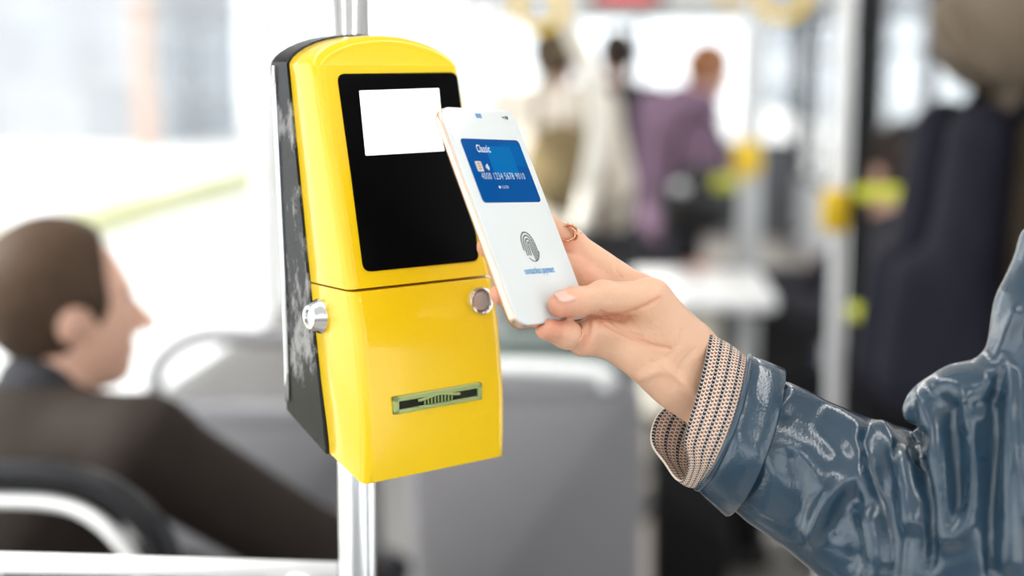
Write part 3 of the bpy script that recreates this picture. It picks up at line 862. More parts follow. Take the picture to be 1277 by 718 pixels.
M_plaid = plaid()
# loops run once round the arm: near side from top to bottom, then the far side back up
rim = [at(885, 416, .917), at(879, 450, .902), at(868, 495, .899), at(859, 525, .899), at(853, 552, .903), at(858, 575, .912), at(851, 601, .926),
       at(832, 584, .940), at(815, 560, .950), at(811, 543, .957), at(818, 520, .962), at(838, 498, .966), at(862, 462, .960), at(878, 434, .948)]
blue = [at(934, 449, .921), at(929, 480, .900), at(920, 515, .893), at(909, 545, .890), at(897, 572, .894), at(885, 592, .905), at(872, 606, .925),
        at(868, 600, .944), at(870, 580, .960), at(878, 555, .968), at(890, 525, .972), at(905, 495, .970), at(918, 470, .964), at(930, 452, .952)]
def closed_loop(P, n):
    P = np.array(P); Q_ = np.vstack([P[-1:], P, P[:2]]); out = []
    for t in np.linspace(0, len(P), n, endpoint=False):
        i = int(t); f = t - i; a, b, c, d = Q_[i], Q_[i + 1], Q_[i + 2], Q_[(i + 3) % len(Q_)] if i + 3 < len(Q_) else Q_[3]
        out.append(.5 * ((2 * b) + (c - a) * f + (2 * a - 5 * b + 4 * c - d) * f * f + (3 * b - 3 * c + d - a) * f ** 3))
    return np.array(out)
NR = 120
Lr, Lb = closed_loop(rim, NR), closed_loop(blue, NR)
def tube_uv(name, loops, m, parent, thick, wrinkle=None):
    n = len(loops[0]); v = np.vstack(loops); f = []
    for i in range(len(loops) - 1):
        for j in range(n):
            k = (j + 1) % n; f.append((i * n + j, i * n + k, (i + 1) * n + k, (i + 1) * n + j))
    o = mesh_obj(name, v, f, m, parent)
    su_ = [np.concatenate([[0], np.cumsum(np.linalg.norm(np.diff(np.vstack([L_, L_[:1]]), axis=0), axis=1))]) for L_ in loops]
    mean = np.mean([s_[-1] for s_ in su_]); us = [s_ / s_[-1] * round(mean / .0026) * .0026 for s_ in su_]
    sv = np.concatenate([[0], np.cumsum([np.mean(np.linalg.norm(loops[i + 1] - loops[i], axis=1)) for i in range(len(loops) - 1)])])
    uvl = o.data.uv_layers.new(name='UVMap'); li = 0
    for fi, q in enumerate(f):
        i, j = divmod(fi, n)
        for a, b in ((i, j), (i, j + 1), (i + 1, j + 1), (i + 1, j)):
            uvl.data[li].uv = (us[a][b], sv[a]); li += 1
    so_ = o.modifiers.new('thick', 'SOLIDIFY'); so_.thickness = thick; so_.offset = -1
    return o
loops = []
for t in np.linspace(0, 1.15, 16):
    Lp = Lr + (Lb - Lr) * t
    c = Lp.mean(0); bulge = 1 + .03 * math.sin(min(1, t) * math.pi)
    Lp = c + (Lp - c) * bulge
    ang = np.arange(NR) / NR * 2 * math.pi
    wr_ = .0012 * np.sin(ang * 9 + t * 3) * np.exp(-((ang - 2.7) / .7) ** 2) * (1 - .3 * t)
    Lp = Lp + ((Lp - c) / (np.linalg.norm(Lp - c, axis=1)[:, None])) * wr_[:, None]
    loops.append(Lp)
tube_uv('plaid_cuff', loops, M_plaid, lady, .0016)
# ---- blue patent leather
def leather():
    m = mat('blue patent leather', (.021, .050, .082), .17, spec=.5, coat=.5, var=.10, vscale=30)
    nt = m.node_tree; p = nt.nodes['Principled BSDF']
    tc = nt.nodes.new('ShaderNodeTexCoord')
    n1 = nt.nodes.new('ShaderNodeTexNoise'); n1.inputs['Scale'].default_value = 55; n1.inputs['Detail'].default_value = 3
    n2 = nt.nodes.new('ShaderNodeTexVoronoi'); n2.inputs['Scale'].default_value = 650
    nt.links.new(tc.outputs['Object'], n1.inputs[0]); nt.links.new(tc.outputs['Object'], n2.inputs[0])
    b1 = nt.nodes.new('ShaderNodeBump'); b1.inputs['Strength'].default_value = .16; b1.inputs['Distance'].default_value = .003
    b2 = nt.nodes.new('ShaderNodeBump'); b2.inputs['Strength'].default_value = .12; b2.inputs['Distance'].default_value = .0006
    nt.links.new(n1.outputs[0], b1.inputs['Height']); nt.links.new(n2.outputs[0], b2.inputs['Height'])
    nt.links.new(b1.outputs[0], b2.inputs['Normal']); nt.links.new(b2.outputs[0], p.inputs['Normal']); nt.links.new(b2.outputs[0], p.inputs['Coat Normal'])
    p.inputs['Coat Roughness'].default_value = .12
    return m
M_leather = leather()
dr = nrm(at(960, 552, .93) - at(880, 500, .93))
piping = MB().tube(Lb + (Lb - Lb.mean(0)) * .03, .0022, 8, closed=True)
piping.build('cuff_piping', M_leather, lady)
# cuff band of the sleeve
Lc = np.array([p + dr * .026 for p in Lb]); cc = Lc.mean(0); Lc = cc + (Lc - cc) * 1.10
band = []
for t, g in ((.0, 1.02), (.02, 1.045), (.3, 1.06), (.6, 1.06), (.95, 1.055), (1, 1.03)):
    Lp = Lb + (Lc - Lb) * t; c = Lp.mean(0)
    band.append(c + (Lp - c) * g)
tube_uv('cuff_band', band, M_leather, lady, .002)
# sleeve and upper arm
S0 = at(912, 535, .930); 
S = Field(at(850, 760, .80) * 0 + np.min([at(860, 420, .80), at(860, 820, .80), at(1420, 300, .72), at(860, 420, 1.08), at(1420, 820, .72)], 0),
          np.max([at(1420, 300, 1.08), at(1420, 250, .8), at(860, 420, 1.08)], 0), .0026)
KS = .02
seq = [((925, 535), .0400, .932), ((952, 556), .0430, .932), ((985, 580), .0450, .930), ((1030, 603), .0485, .926), ((1075, 628), .0530, .920), ((1120, 650), .0590, .912), ((1165, 672), .0640, .905)]
pts = [at(*p, d) for p, r, d in seq]; rad = [r for p, r, d in seq]
S.chain(pts, rad, .006, e=view, f=.92)
# elbow and upper arm up to the shoulder
S.chain([at(1165, 690, .900), at(1225, 660, .888), at(1290, 590, .878), at(1345, 500, .872), at(1385, 420, .87)], [.060, .062, .058, .056, .066], .012)
S.chain([at(1174, 513, .880), at(1200, 505, .872), at(1226, 502, .868), at(1290, 540, .868)], [.020, .022, .021, .03], .014)      # fold of cloth above the crook of the arm
S.chain([at(1160, 520, .880), at(1172, 570, .865), at(1180, 640, .855)], [.014, .017, .018], .014)
S.chain([at(1272, 450, .872), at(1300, 390, .87), at(1340, 340, .87)], [.020, .026, .040], .012)
S.cone(at(1143, 540, .86), at(1152, 600, .845), .006, .003, .010, op='sub')
S.cone(at(1138, 530, .89), at(1146, 556, .86), .007, .005, .008, op='sub')
S.half(at(930, 535, .93), at(870, 490, .93) - at(930, 535, .93))
sv_, sf_ = S.mesh(2)
def folds(v, f):
    n = vnormals(v, f); x, y, d = project(v); p2 = np.stack([x, y], 1)
    fr = np.clip(-(n @ FW) * 1.6 + .35, 0, 1); dsp = np.zeros(len(v))
    for line, w, a in (
        (pl((985, 492), (1030, 510), (1068, 535), (1078, 562)), 13, .0045), (pl((990, 520), (1020, 535), (1045, 562)), 13, -.0030),
        (pl((1012, 668), (1028, 630), (1050, 602), (1074, 596), (1082, 612)), 12, .0050), (pl((1040, 660), (1054, 630), (1068, 622)), 12, -.0045),
        (pl((985, 575), (998, 605), (996, 640)), 14, -.0035), (pl((1078, 550), (1086, 580), (1092, 610)), 9, -.0060),
        (pl((1100, 535), (1114, 562), (1128, 595), (1134, 650)), 12, .0060), (pl((1106, 620), (1114, 670), (1112, 720)), 13, -.0045),
        (pl((1141, 540), (1149, 580), (1158, 625), (1160, 700)), 8, -.0070), (pl((1152, 500), (1162, 550), (1174, 610), (1178, 670)), 12, .0055),
        (pl((1186, 515), (1194, 570), (1196, 630)), 11, -.0060), (pl((1204, 500), (1212, 550), (1215, 600), (1208, 645), (1194, 668)), 10, .0065),
        (pl((1172, 480), (1205, 472), (1232, 476)), 12, .0025), (pl((1178, 500), (1210, 508), (1240, 496)), 11, -.0035),
        (pl((1246, 470), (1240, 540), (1236, 620), (1238, 718)), 11, -.0075), (pl((1258, 470), (1256, 560), (1258, 700)), 10, .0040),
        (pl((1240, 470), (1252, 430), (1268, 392)), 10, .003), (pl((950, 560), (962, 592), (955, 630)), 16, .0025),
        (pl((1084, 650), (1092, 700), (1090, 725)), 12, .0040), (pl((1060, 650), (1066, 700)), 11, -.0035)):
        dd = dist_poly(p2, catmull(line, 20)); dsp += a * np.exp(-(dd / w) ** 2)
    for line, w, a in ((pl((910, 622), (950, 644), (1000, 668), (1060, 692), (1110, 712)), 2.5, -.0012), (pl((1142, 546), (1150, 590)), 5, -.004)):
        dd = dist_poly(p2, catmull(line, 20)); dsp += a * np.exp(-dd / w)
    return v + n * (dsp * fr)[:, None]
sv_ = folds(sv_, sf_)
slv = mesh_obj('jacket_sleeve', sv_, sf_, M_leather, lady)
# stitched seam along the underside of the sleeve
seam_px = [(912, 622), (950, 644), (1000, 668), (1060, 692), (1110, 712)]
# torso of the jacket, head, hair and legs stand out of frame to the right
T = Field(V(.22, .50, .0), V(.86, 1.12, 1.78), .009)
sh_r = at(1385, 420, .87)
tc_ = V(.55, .82, 0)
T.cone(tc_ + V(0, 0, 1.02), tc_ + V(0, 0, 1.28), .145, .150, .05, e=V(0, 1, 0), f=.72)
T.cone(tc_ + V(0, 0, .78), tc_ + V(0, 0, 1.05), .165, .150, .05, e=V(0, 1, 0), f=.75)
T.cone(sh_r, tc_ + V(.17, .04, 1.33), .068, .062, .05)
T.cone(tc_ + V(.17, .04, 1.33), tc_ + V(.20, .02, 1.06), .060, .050, .03)
T.cone(tc_ + V(.20, .02, 1.06), tc_ + V(.19, -.08, .84), .050, .042, .03)
tv, tf = T.mesh(2)
mesh_obj('jacket', tv, tf, M_leather, lady)
T = Field(V(.22, .50, .0), V(.86, 1.12, 1.85), .009)
hc_ = tc_ + V(.02, .02, 1.58)
T.cone(tc_ + V(.01, .02, 1.30), hc_, .055, .05, .03); T.ell(hc_ + V(0, 0, .02), (.072, .088, .105), k=.02); T.ell(hc_ + V(-.045, .03, -.05), (.045, .05, .05), k=.03)
T.cone(hc_ + V(-.075, .045, 0), hc_ + V(-.09, .05, -.02), .008, .012, .01)
hv2, hf2 = T.mesh(2)
mesh_obj('head', hv2, hf2, M_skin, lady)
lw_ = tc_ + V(.19, -.08, .84); F = Field(lw_ - .2, lw_ + .1, .004)
F.cone(lw_ + V(0, 0, .04), lw_ + V(0, -.02, -.07), .028, .030, 0, e=V(1, 0, 0), f=.6)
for k_, L_ in enumerate((.07, .08, .075, .06)):
    b_ = lw_ + V(0, -.045 + .018 * k_, -.075); F.cone(b_, b_ + V(-.008, 0, -L_ * .6), .0085, .008, .003); F.cone(b_ + V(-.008, 0, -L_ * .6), b_ + V(-.028, 0, -L_), .008, .007, .003)
F.cone(lw_ + V(0, -.04, -.02), lw_ + V(-.01, -.065, -.07), .011, .009, .006)
mesh_obj('hand', *F.mesh(1), M_skin, lady)
T = Field(V(.22, .50, .0), V(.86, 1.12, 1.85), .009)
T.ell(hc_ + V(.012, -.008, .03), (.09, .10, .11), k=.02); T.cone(hc_ + V(.04, -.02, 0), hc_ + V(.05, -.03, -.22), .075, .05, .04); T.ell(hc_ + V(-.09, .05, -.03), (.07, .07, .085), op='sub', k=.01)
mesh_obj('hair', *T.mesh(2), mat('brown hair', (.10, .05, .03), .5, var=.3, vscale=60), lady)
T = Field(V(.22, .50, -.01), V(.86, 1.12, 1.0), .009)
for s_ in (-1, 1):
    T.chain([tc_ + V(s_ * .09, 0, .85), tc_ + V(s_ * .09, .02, .48), tc_ + V(s_ * .09, 0, .09)], [.088, .06, .048], .01)
mesh_obj('trousers', *T.mesh(2), mat('black denim', (.02, .02, .025), .8, var=.2), lady)
T = Field(V(.22, .50, -.01), V(.86, 1.2, .2), .006)
for s_ in (-1, 1): T.cone(tc_ + V(s_ * .09, -.03, .045), tc_ + V(s_ * .095, .13, .035), .045, .035, 0); 
T.half(V(0, 0, .002), V(0, 0, -1))
mesh_obj('shoes', *T.mesh(1), mat('black shoe', (.015, .015, .015), .3), lady)

# ------------------------------------------------------------------ seats
M_seat = mat('grey seat plastic', (.215, .21, .225), .5, var=.06, vscale=10)
M_seat_dk = mat('dark seat fabric', (.014, .014, .018), .8, var=.2, vscale=40)
M_handle = mat('dark handle plastic', (.012, .012, .014), .35, var=.1, spec=.25)
M_pale_pl = mat('pale grey plastic', (.62, .63, .64), .4, var=.03)
def bus_seat(label, x, y, top=.90, w=.45, loop=None, back_m=None, rz=BUS, cushion=True, pale_bar=False, group=None, base=0.):
    """seat facing +y (local); backrest panel, cushion, pedestal leg, optional grab loop above the panel"""
    t = thing('bus_seat', label, 'seat', (x, y, base), rz, group)
    back_m = back_m or M_seat
    AX = np.eye(3); top -= base
    bow = lambda X, Zz: .05 * (X / (w / 2)) ** 2 * .5 - .10 * max(0, (Zz - .35))
    MB().slab(rrect(w, top - .36, .055, 6, 0, .36 + (top - .36) / 2), V(0, -.03, 0), AX, .055, .014, bow).build('backrest', back_m, t, local=True, angle=60)
    MB().slab(rrect(w * .86, top - .50, .05, 6, 0, .42 + (top - .50) / 2), V(0, .028, 0), AX, .03, .012, bow).build('back_cushion', M_seat_dk, t, local=True, angle=60)
    q = MB(); q.box(V(0, .25, .36), (w * .96, .44, .09), bev=.03); q.build('seat_cushion', M_seat_dk, t, local=True, smooth=False)
    q = MB(); q.box(V(0, .25, .30), (w * .9, .40, .03), bev=.01); q.build('seat_pan', back_m, t, local=True, smooth=False)
    MB().tube([V(0, .25, 0), V(0, .25, .285)], .035, 14).build('leg', M_handle, t, local=True)
    MB().disc(V(0, .25, 0), Z3, 1, 0, [(.12, 0), (.12, .008), (.04, .02)], 20).build('foot_plate', M_handle, t, local=True)
    def yy(z): return -.10 * max(0, z - .35) - .0
    if loop:
        lh, m1, m2 = loop                                   # loop height above the panel, outer and inner material
        zt = top + lh; r = .075; W2 = w / 2 - .02
        pts = [V(-W2, yy(top - .05), top - .05), V(-W2, yy(top), top), V(-W2 + .02, yy(zt), zt - .05), V(-W2 + .09, yy(zt), zt), V(0, yy(zt), zt + .006), V(W2 - .09, yy(zt), zt), V(W2 - .02, yy(zt), zt - .05), V(W2, yy(top), top), V(W2, yy(top - .05), top - .05)]
        MB().tube(pts, .017, 12, smooth=50).build('grab_loop', m1, t, local=True)
        if m2:
            pin = [p * V(.86, 1, 1) + V(0, -.004, -.028) for p in pts]
            MB().tube(pin, .009, 10, smooth=50).build('inner_rim', m2, t, local=True)
    if pale_bar:
        MB().tube([V(-w / 2 + .07, yy(top), top - .02), V(-w / 2 + .075, yy(top), top + .006), V(0, yy(top), top + .014), V(w / 2 - .075, yy(top), top + .006), V(w / 2 - .07, yy(top), top - .02)], .018, 10, smooth=30).build('top_grab_bar', M_pale_pl, t, local=True)
    return t
p = at(20, 690, 1.66); bus_seat('bus seat with a dark grab loop right behind the seated passenger in the dark suit', p[0], p[1], .93, .46, (.125, M_handle, M_white_metal))
p = at(332, 560, 2.85); bus_seat('grey bus seat with a window-like grab loop in front of the seated passenger', p[0], p[1], .86, .46, (.13, M_seat, None))
p = at(656, 600, 2.72); bus_seat('grey bus seat with a pale top bar between the pole and the plaid cuff', p[0], p[1], .945, .44, pale_bar=True)
p = at(690, 440, 3.55); bus_seat('dark grey-green bus seat standing ahead of the pale-barred seat', p[0], p[1], .875, .44, back_m=mat('grey green plastic', (.16, .19, .18), .5))
p = at(718, 300, 4.55); bus_seat('dark charcoal bus seat in front of the passenger in the cream coat', p[0], p[1], 1.01, .44, back_m=M_handle)
p = at(948, 400, 5.4); bus_seat('dark charcoal bus seat beside the thick white pole', p[0], p[1], .78, .44, back_m=M_handle)

# low partition behind the validator pole: white rail on a taupe panel
ra, rb_ = at(-60, 700, 1.20), at(421, 713, 1.175)
rb_[2] = ra[2] = (ra[2] + rb_[2]) / 2
par = thing('partition', 'low taupe partition with a white top rail beside the validator pole', 'partition', V((ra[0] + rb_[0]) / 2, (ra[1] + rb_[1]) / 2, 0))
MB().tube([ra, rb_], .0085, 14).build('top_rail', M_white_metal, par)
dx = nrm(rb_ - ra); ny_ = np.cross(Z3, dx)
MB().box((ra + rb_) / 2 * V(1, 1, 0) + V(0, 0, .56), (np.linalg.norm(rb_ - ra) - .03, .016, .97), [dx, ny_, Z3], .003).build('panel', mat('taupe panel', (.34, .31, .29), .5, var=.05), par, smooth=False)
for q in (ra + dx * .03, rb_ - dx * .03):
    MB().tube([V(q[0], q[1], 0), V(q[0], q[1], ra[2])], .012, 10).build('post', M_white_metal, par)

# ------------------------------------------------------------------ poles and handles further down the bus
def stanchion(px, py, d, r, label, m=None, group=None):
    p = at(px, py, d)
    o = thing('grab_pole', label, 'pole', (p[0], p[1], 0))
    MB().tube([V(p[0], p[1], 0), V(p[0], p[1], ZC)], r, 16).build('tube', m or M_white_metal, o)
    for z, s in ((.0, 1), (ZC - .03, -1)):
        MB().tube([V(p[0], p[1], z), V(p[0], p[1], z + .03)], r * 1.7, 16).build('flange', M_chrome, o)
    return o, p
def stop_box(px, py, d, w, h, t, m):
    c = at(px, py, d)
    t = MB().slab(rrect(w, h, w * .3, 5), c - V(0, w * .55, 0), np.eye(3), w * .75, w * .12).build('stop_button_box', m, t, angle=50)
    MB().disc(c - V(0, w * .55, h * -.12), V(0, -1, 0), 1, 0, [(w * .28, -.002), (w * .28, .004), (w * .2, .007)], 16).build('push_button', mat('button yellow', (.98, .70, .03), .35), t)
    return t
gp1, _ = stanchion(1047, 260, 3.0, .017, 'slim white grab pole with a yellow stop box beside the black door post')
stop_box(1040, 262, 2.96, .052, .088, gp1, M_yellow_pl)
gp2, _ = stanchion(936, 200, 5.0, .040, 'thick white grab pole behind the purple-jacketed passenger', M_pale_pl)
stop_box(931, 197, 4.95, .085, .125, gp2, M_yellow_pl)
dp = at(1071, 250, 3.55)
post = thing('door_post', 'slim black door post with two lime grab handles', 'post', (dp[0], dp[1], 0))
MB().box(V(dp[0], dp[1], ZC / 2), (.055, .05, ZC), BX, .008).build('upright', M_dark, post, smooth=False)
MB().box(V(dp[0] - .04, dp[1] - .012, ZC / 2), (.02, .04, ZC), BX, .004).build('steel_edge', M_chrome, post, smooth=False)
for px0, px1, py in ((1078, 1137, 241), (1070, 1117, 390)):
    a, b = at(px0, py, 3.50), at(px1, py, 3.50)
    MB().tube([a + V(0, .04, 0), a, (a + b) / 2, b, b + V(0, .04, 0)], .019, 12, smooth=20).build('grab_handle', M_lime, post)
ap, bp_ = at(890, 228, 5.1), at(922, 228, 5.1)
lh = MB().tube([ap, bp_], .026, 12).build('grab_handle', M_lime, gp2)
# curved pale handrail by the front and the sign and straps under the ceiling
cr_ = [at(px, py, 4.6) for px, py in ((680, -60), (706, 20), (732, 80), (744, 130), (744, 180), (734, 235), (720, 300))]
cro = MB().tube(cr_, .030, 12, smooth=40).build('curved_rail', mat('cream rail', (.82, .78, .70), .4, var=.03), base=cr_[-1]); tag(cro, 'cream curved handrail sweeping down beside the passenger in the cream coat', 'handrail')
sg = thing('route_sign', 'dark route sign with a red lit panel under the ceiling', 'sign', at(782, 4, 11.5))
c = at(782, -12, 11.5); MB().box(c, (.62, .10, .26), BX, .01).build('housing', M_dark, sg, smooth=False)
MB().box(c - BX[1] * .052, (.46, .01, .16), BX).build('red_panel', mat('red lamp panel', (.75, .02, .02), .5, emit=.5), sg, smooth=False)
for px, d, lab in ((672, 4.4, 'yellow hanging strap handle above the passenger in the cream coat'), (976, 4.2, 'yellow hanging strap handle beside the thick white pole'), (912, 6.5, 'yellow hanging strap handle far down the aisle')):
    c = at(px, -8 if px != 672 else 8, d); t = thing('strap_handle', lab, 'handle', c)
    k = .07 if px != 912 else .05
    MB().box(c + V(0, 0, .06 + (ZC - c[2] - .06) / 2), (.03, .006, ZC - c[2] - .06), BX).build('strap', M_dark, t, smooth=False)
    MB().tube([c + V(k * math.cos(a), 0, k * math.sin(a)) for a in np.linspace(0, 2 * math.pi, 24, endpoint=False)], .014, 10, closed=True).build('ring', M_yellow_pl, t)
# white table on the right with a dark pedestal
tp = at(872, 352, 4.15)
tbl = thing('side_table', 'white table between the seats behind the hand', 'table', (tp[0], tp[1], 0), BUS)
MB().slab(rrect(.40, .62, .05, 5), V(0, 0, tp[2]), np.array([[1, 0, 0], [0, 0, -1], [0, 1, 0]], float), .035, .008).build('table_top', M_white_metal, tbl, local=True, angle=50)
MB().box(V(-.06, 0, tp[2] - .20), (.22, .42, .33), bev=.02).build('table_box', mat('cream box', (.78, .74, .64), .5, var=.03), tbl, local=True, smooth=False)
MB().box(V(-.02, 0, (tp[2] - .36) / 2), (.22, .36, tp[2] - .36), bev=.01).build('pedestal', M_dark, tbl, local=True, smooth=False)

# ------------------------------------------------------------------ passengers
M_face = mat('passenger skin', (.62, .36, .26), .5, var=.05, sss=.08)
def figure(label, loc, rz, J=None, h=1.7, coat=(.05, .05, .06), legs=(.03, .03, .04), hair=(.05, .03, .02), coat_len=.80, loose=.018, vox=.0085, hair_kind='short', head_f=(0, 1, 0), head_u=(0, 0, 1), bald=False, coat_rough=.8, collar=None, sleeve_to=.92, name='person', z_base=0., shirt=None):
    s = h / 1.7
    D_ = dict(pelvis=(0, 0, .94), waist=(0, .0, 1.08), chest=(0, .0, 1.28), neck=(0, -.005, 1.45), head=(0, .025, 1.585),
              sh_l=(-.175, -.01, 1.395), sh_r=(.175, -.01, 1.395), el_l=(-.215, -.03, 1.11), el_r=(.215, -.03, 1.11), wr_l=(-.22, .04, .87), wr_r=(.22, .04, .87),
              hip_l=(-.09, 0, .90), hip_r=(.09, 0, .90), kn_l=(-.095, .02, .49), kn_r=(.095, .02, .49), an_l=(-.10, -.02, .085), an_r=(.10, -.02, .085))
    if J: D_.update(J)
    P = {k: np.array(v, float) * s for k, v in D_.items()}
    t = thing(name, label, 'person', loc, rz)
    allp = np.array(list(P.values())); lo = allp.min(0) - .20 * s; hi = allp.max(0) + .20 * s
    lo[2] = max(lo[2], -.02); 
    hf_ = nrm(np.array(head_f, float)); hu = nrm(np.array(head_u, float) - hf_ * (np.array(head_u, float) @ hf_)); hr = np.cross(hf_, hu)
    HA = [hr, hf_, hu]; hc = P['head']
    def hp(x, y, z): return hc + (hr * x + hf_ * y + hu * z) * s
    F = Field(lo, hi, vox)
    F.cone(P['pelvis'], P['waist'], .125 * s, .115 * s, .04, e=(0, 1, 0), f=.75); F.cone(P['waist'], P['chest'], .115 * s, .135 * s, .04, e=(0, 1, 0), f=.72)
    F.cone(P['sh_l'], P['sh_r'], .055 * s, .055 * s, .05); F.cone(P['chest'], P['neck'], .085 * s, .058 * s, .05)
    F.cone(P['neck'], hc - hu * .04 * s, .056 * s, .052 * s, .02)
    F.ell(hp(0, -.012, .025), np.array((.074, .094, .095)) * s, HA, .01); F.ell(hp(0, .028, -.035), np.array((.056, .062, .075)) * s, HA, .03)
    F.ell(hp(0, .062, -.085), np.array((.026, .022, .020)) * s, HA, .025)                               # chin
    F.cone(hp(0, .088, .012), hp(0, .112, -.022), .007 * s, .012 * s, .010); F.cone(hp(-.012, .096, -.026), hp(.012, .096, -.026), .008 * s, .008 * s, .006)
    F.cone(hp(-.02, .084, -.055), hp(.02, .084, -.055), .007 * s, .007 * s, .008)                        # lips
    F.cone(hp(-.035, .078, .035), hp(.035, .078, .035), .008 * s, .008 * s, .015)                        # brow
    for q in (-1, 1):
        F.ell(hp(q * .031, .090, .012), np.array((.014, .010, .010)) * s, HA, .010, 'sub')
        F.ell(hp(q * .077, -.008, -.002), np.array((.010, .018, .031)) * s, HA, .006)
        a = 'l' if q < 0 else 'r'
        F.cone(P['sh_' + a], P['el_' + a], .048 * s, .040 * s, .015); F.cone(P['el_' + a], P['wr_' + a], .040 * s, .026 * s, .01)
        w_ = P['wr_' + a]; fd = nrm(w_ - P['el_' + a]); sd = nrm(np.cross(fd, V(.1, .9, .3))); nd = np.cross(fd, sd)
        F.cone(w_, w_ + fd * .075 * s, .024 * s, .030 * s, .01, e=nd, f=.55)
        for k_, (off, L) in enumerate(((-.030, .070), (-.010, .080), (.010, .076), (.029, .060))):
            b0 = w_ + fd * .075 * s + sd * off * s; b1 = b0 + fd * L * .55 * s + nd * .008; b2 = b1 + fd * L * .4 * s + nd * .022
            F.cone(b0, b1, .0088 * s, .0082 * s, .004); F.cone(b1, b2, .0082 * s, .007 * s, .003)
        b0 = w_ + fd * .02 * s - sd * .025 * s; b1 = b0 + fd * .035 * s - sd * .022 * s + nd * .01; F.cone(b0, b1, .012 * s, .010 * s, .006); F.cone(b1, b1 + fd * .03 * s, .010 * s, .008 * s, .003)
        F.cone(P['hip_' + a], P['kn_' + a], .082 * s, .056 * s, .02); F.cone(P['kn_' + a], P['an_' + a], .055 * s, .036 * s, .01)
    mesh_obj('body', *F.mesh(1), M_face, t, local=True)
    for q in (-1, 1):
        e_ = MB().disc(hp(q * .031, .066, .012), hf_, 1, 0, [(.002, -.011), (.009, -.007), (.012, 0), (.009, .007), (.002, .011)], 12).build('eye', mat('eye', (.7, .68, .65), .2), t, local=True)
    # coat
    F = Field(lo, hi, vox); g = loose
    F.cone(P['pelvis'], P['waist'], (.125) * s + g, .115 * s + g, .04, e=(0, 1, 0), f=.80); F.cone(P['waist'], P['chest'], .115 * s + g, .135 * s + g, .04, e=(0, 1, 0), f=.78)
    F.cone(P['sh_l'], P['sh_r'], .055 * s + g, .055 * s + g, .05); F.cone(P['chest'], P['neck'] + (P['chest'] - P['neck']) * .12, .085 * s + g, .060 * s + g * .6, .05)
    if coat_len < .85:
        d_ = nrm(P['pelvis'] - P['waist']); F.cone(P['pelvis'], P['pelvis'] + d_ * (.94 - coat_len) * s, .13 * s + g, .14 * s + g, .03, e=(0, 1, 0), f=.8)
    for a in 'lr':
        F.cone(P['sh_' + a], P['el_' + a], .050 * s + g, .044 * s + g, .02); e_ = P['el_' + a] + (P['wr_' + a] - P['el_' + a]) * sleeve_to; F.cone(P['el_' + a], e_, .044 * s + g, .032 * s + g * .8, .015)
        m_ = (P['sh_' + a] + P['el_' + a]) / 2
        for k_ in range(3):                                                                             # sleeve folds
            c_ = P['el_' + a] + (P['sh_' + a] - P['el_' + a]) * (.1 + .13 * k_); F.cone(c_ + V(-.05, .05, .015), c_ + V(.05, .05, -.015), .010, .010, .02)
    cm = mat('coat %.3f %.3f %.3f' % coat, coat, coat_rough, var=.25, vscale=9, bump=.3, bscale=40)
    mesh_obj('coat', *F.mesh(2), cm, t, local=True)
    if shirt:
        F = Field(lo, hi, vox); F.cone(P['neck'] - (P['neck'] - P['chest']) * .25, P['neck'] + (hc - P['neck']) * .18, .068 * s, .064 * s, 0)
        mesh_obj('collar', *F.mesh(1), mat('collar %.2f %.2f %.2f' % shirt, shirt, .8), t, local=True)
    # trousers, shoes
    F = Field(lo, hi, vox)
    F.cone(P['hip_l'], P['hip_r'], .10 * s, .10 * s, .03); F.cone(P['pelvis'], P['pelvis'] - V(0, 0, .01), .125 * s, .125 * s, .03, e=(0, 1, 0), f=.8)
    for a in 'lr':
        F.cone(P['hip_' + a], P['kn_' + a], .092 * s, .066 * s, .02); F.cone(P['kn_' + a], P['an_' + a], .066 * s, .052 * s, .012)
    mesh_obj('trousers', *F.mesh(2), mat('trousers %.3f %.3f %.3f' % legs, legs, .85, var=.2), t, local=True)
    for a in 'lr':
        F = Field(P['an_' + a] - .22, P['an_' + a] + .26, .007); b_ = P['an_' + a]
        F.cone(b_ + V(0, -.03, -.045), b_ + V(0, .15, -.052), .042, .036, 0); F.cone(b_, b_ + V(0, 0, -.04), .046, .046, .02); F.half(b_ + V(0, 0, -.083 * s), V(0, 0, -1))
        mesh_obj('shoe', *F.mesh(1), mat('dark shoe', (.02, .018, .016), .4), t, local=True)
    # hair
    F = Field(hc - .25 * s, hc + .25 * s, vox * .8)
    F.ell(hp(0, -.018, .028), np.array((.086, .106, .108)) * s, HA)
    if hair_kind == 'short':
        F.ell(hp(0, .10, -.035), np.array((.085, .095, .105)) * s, HA, .015, 'sub'); F.half(hp(0, -.05, -.075), -hu)
        for q in (-1, 1): F.ell(hp(q * .085, .0, -.03), np.array((.03, .035, .055)) * s, HA, .01, 'sub')
    elif hair_kind == 'receding':
        F.ell(hp(0, .115, .045), np.array((.085, .085, .09)) * s, HA, .02, 'sub'); F.ell(hp(0, .11, -.06), np.array((.10, .10, .10)) * s, HA, .02, 'sub'); F.half(hp(0, -.05, -.085), -hu)
        for q in (-1, 1): F.ell(hp(q * .085, .012, -.025), np.array((.03, .026, .045)) * s, HA, .008, 'sub')
    elif hair_kind == 'long':
        F.cone(hp(0, -.06, 0), hp(0, -.06, -.16), .085 * s, .06 * s, .04); F.ell(hp(0, .10, -.03), np.array((.066, .085, .11)) * s, HA, .015, 'sub')
    elif hair_kind == 'cap':
        F.half(hp(0, 0, .02), -hu); F.ell(hp(0, .11, .03), np.array((.06, .07, .012)) * s, HA, .01)
    mesh_obj('cap' if hair_kind == 'cap' else 'hair', *F.mesh(1), mat('hair %.3f %.3f %.3f' % hair, hair, .6, var=.4, vscale=50, bump=.6, bscale=90), t, local=True)
    return t, P
def facing(deg): return -math.radians(deg)              # 0 looks away down the bus, 90 to the right
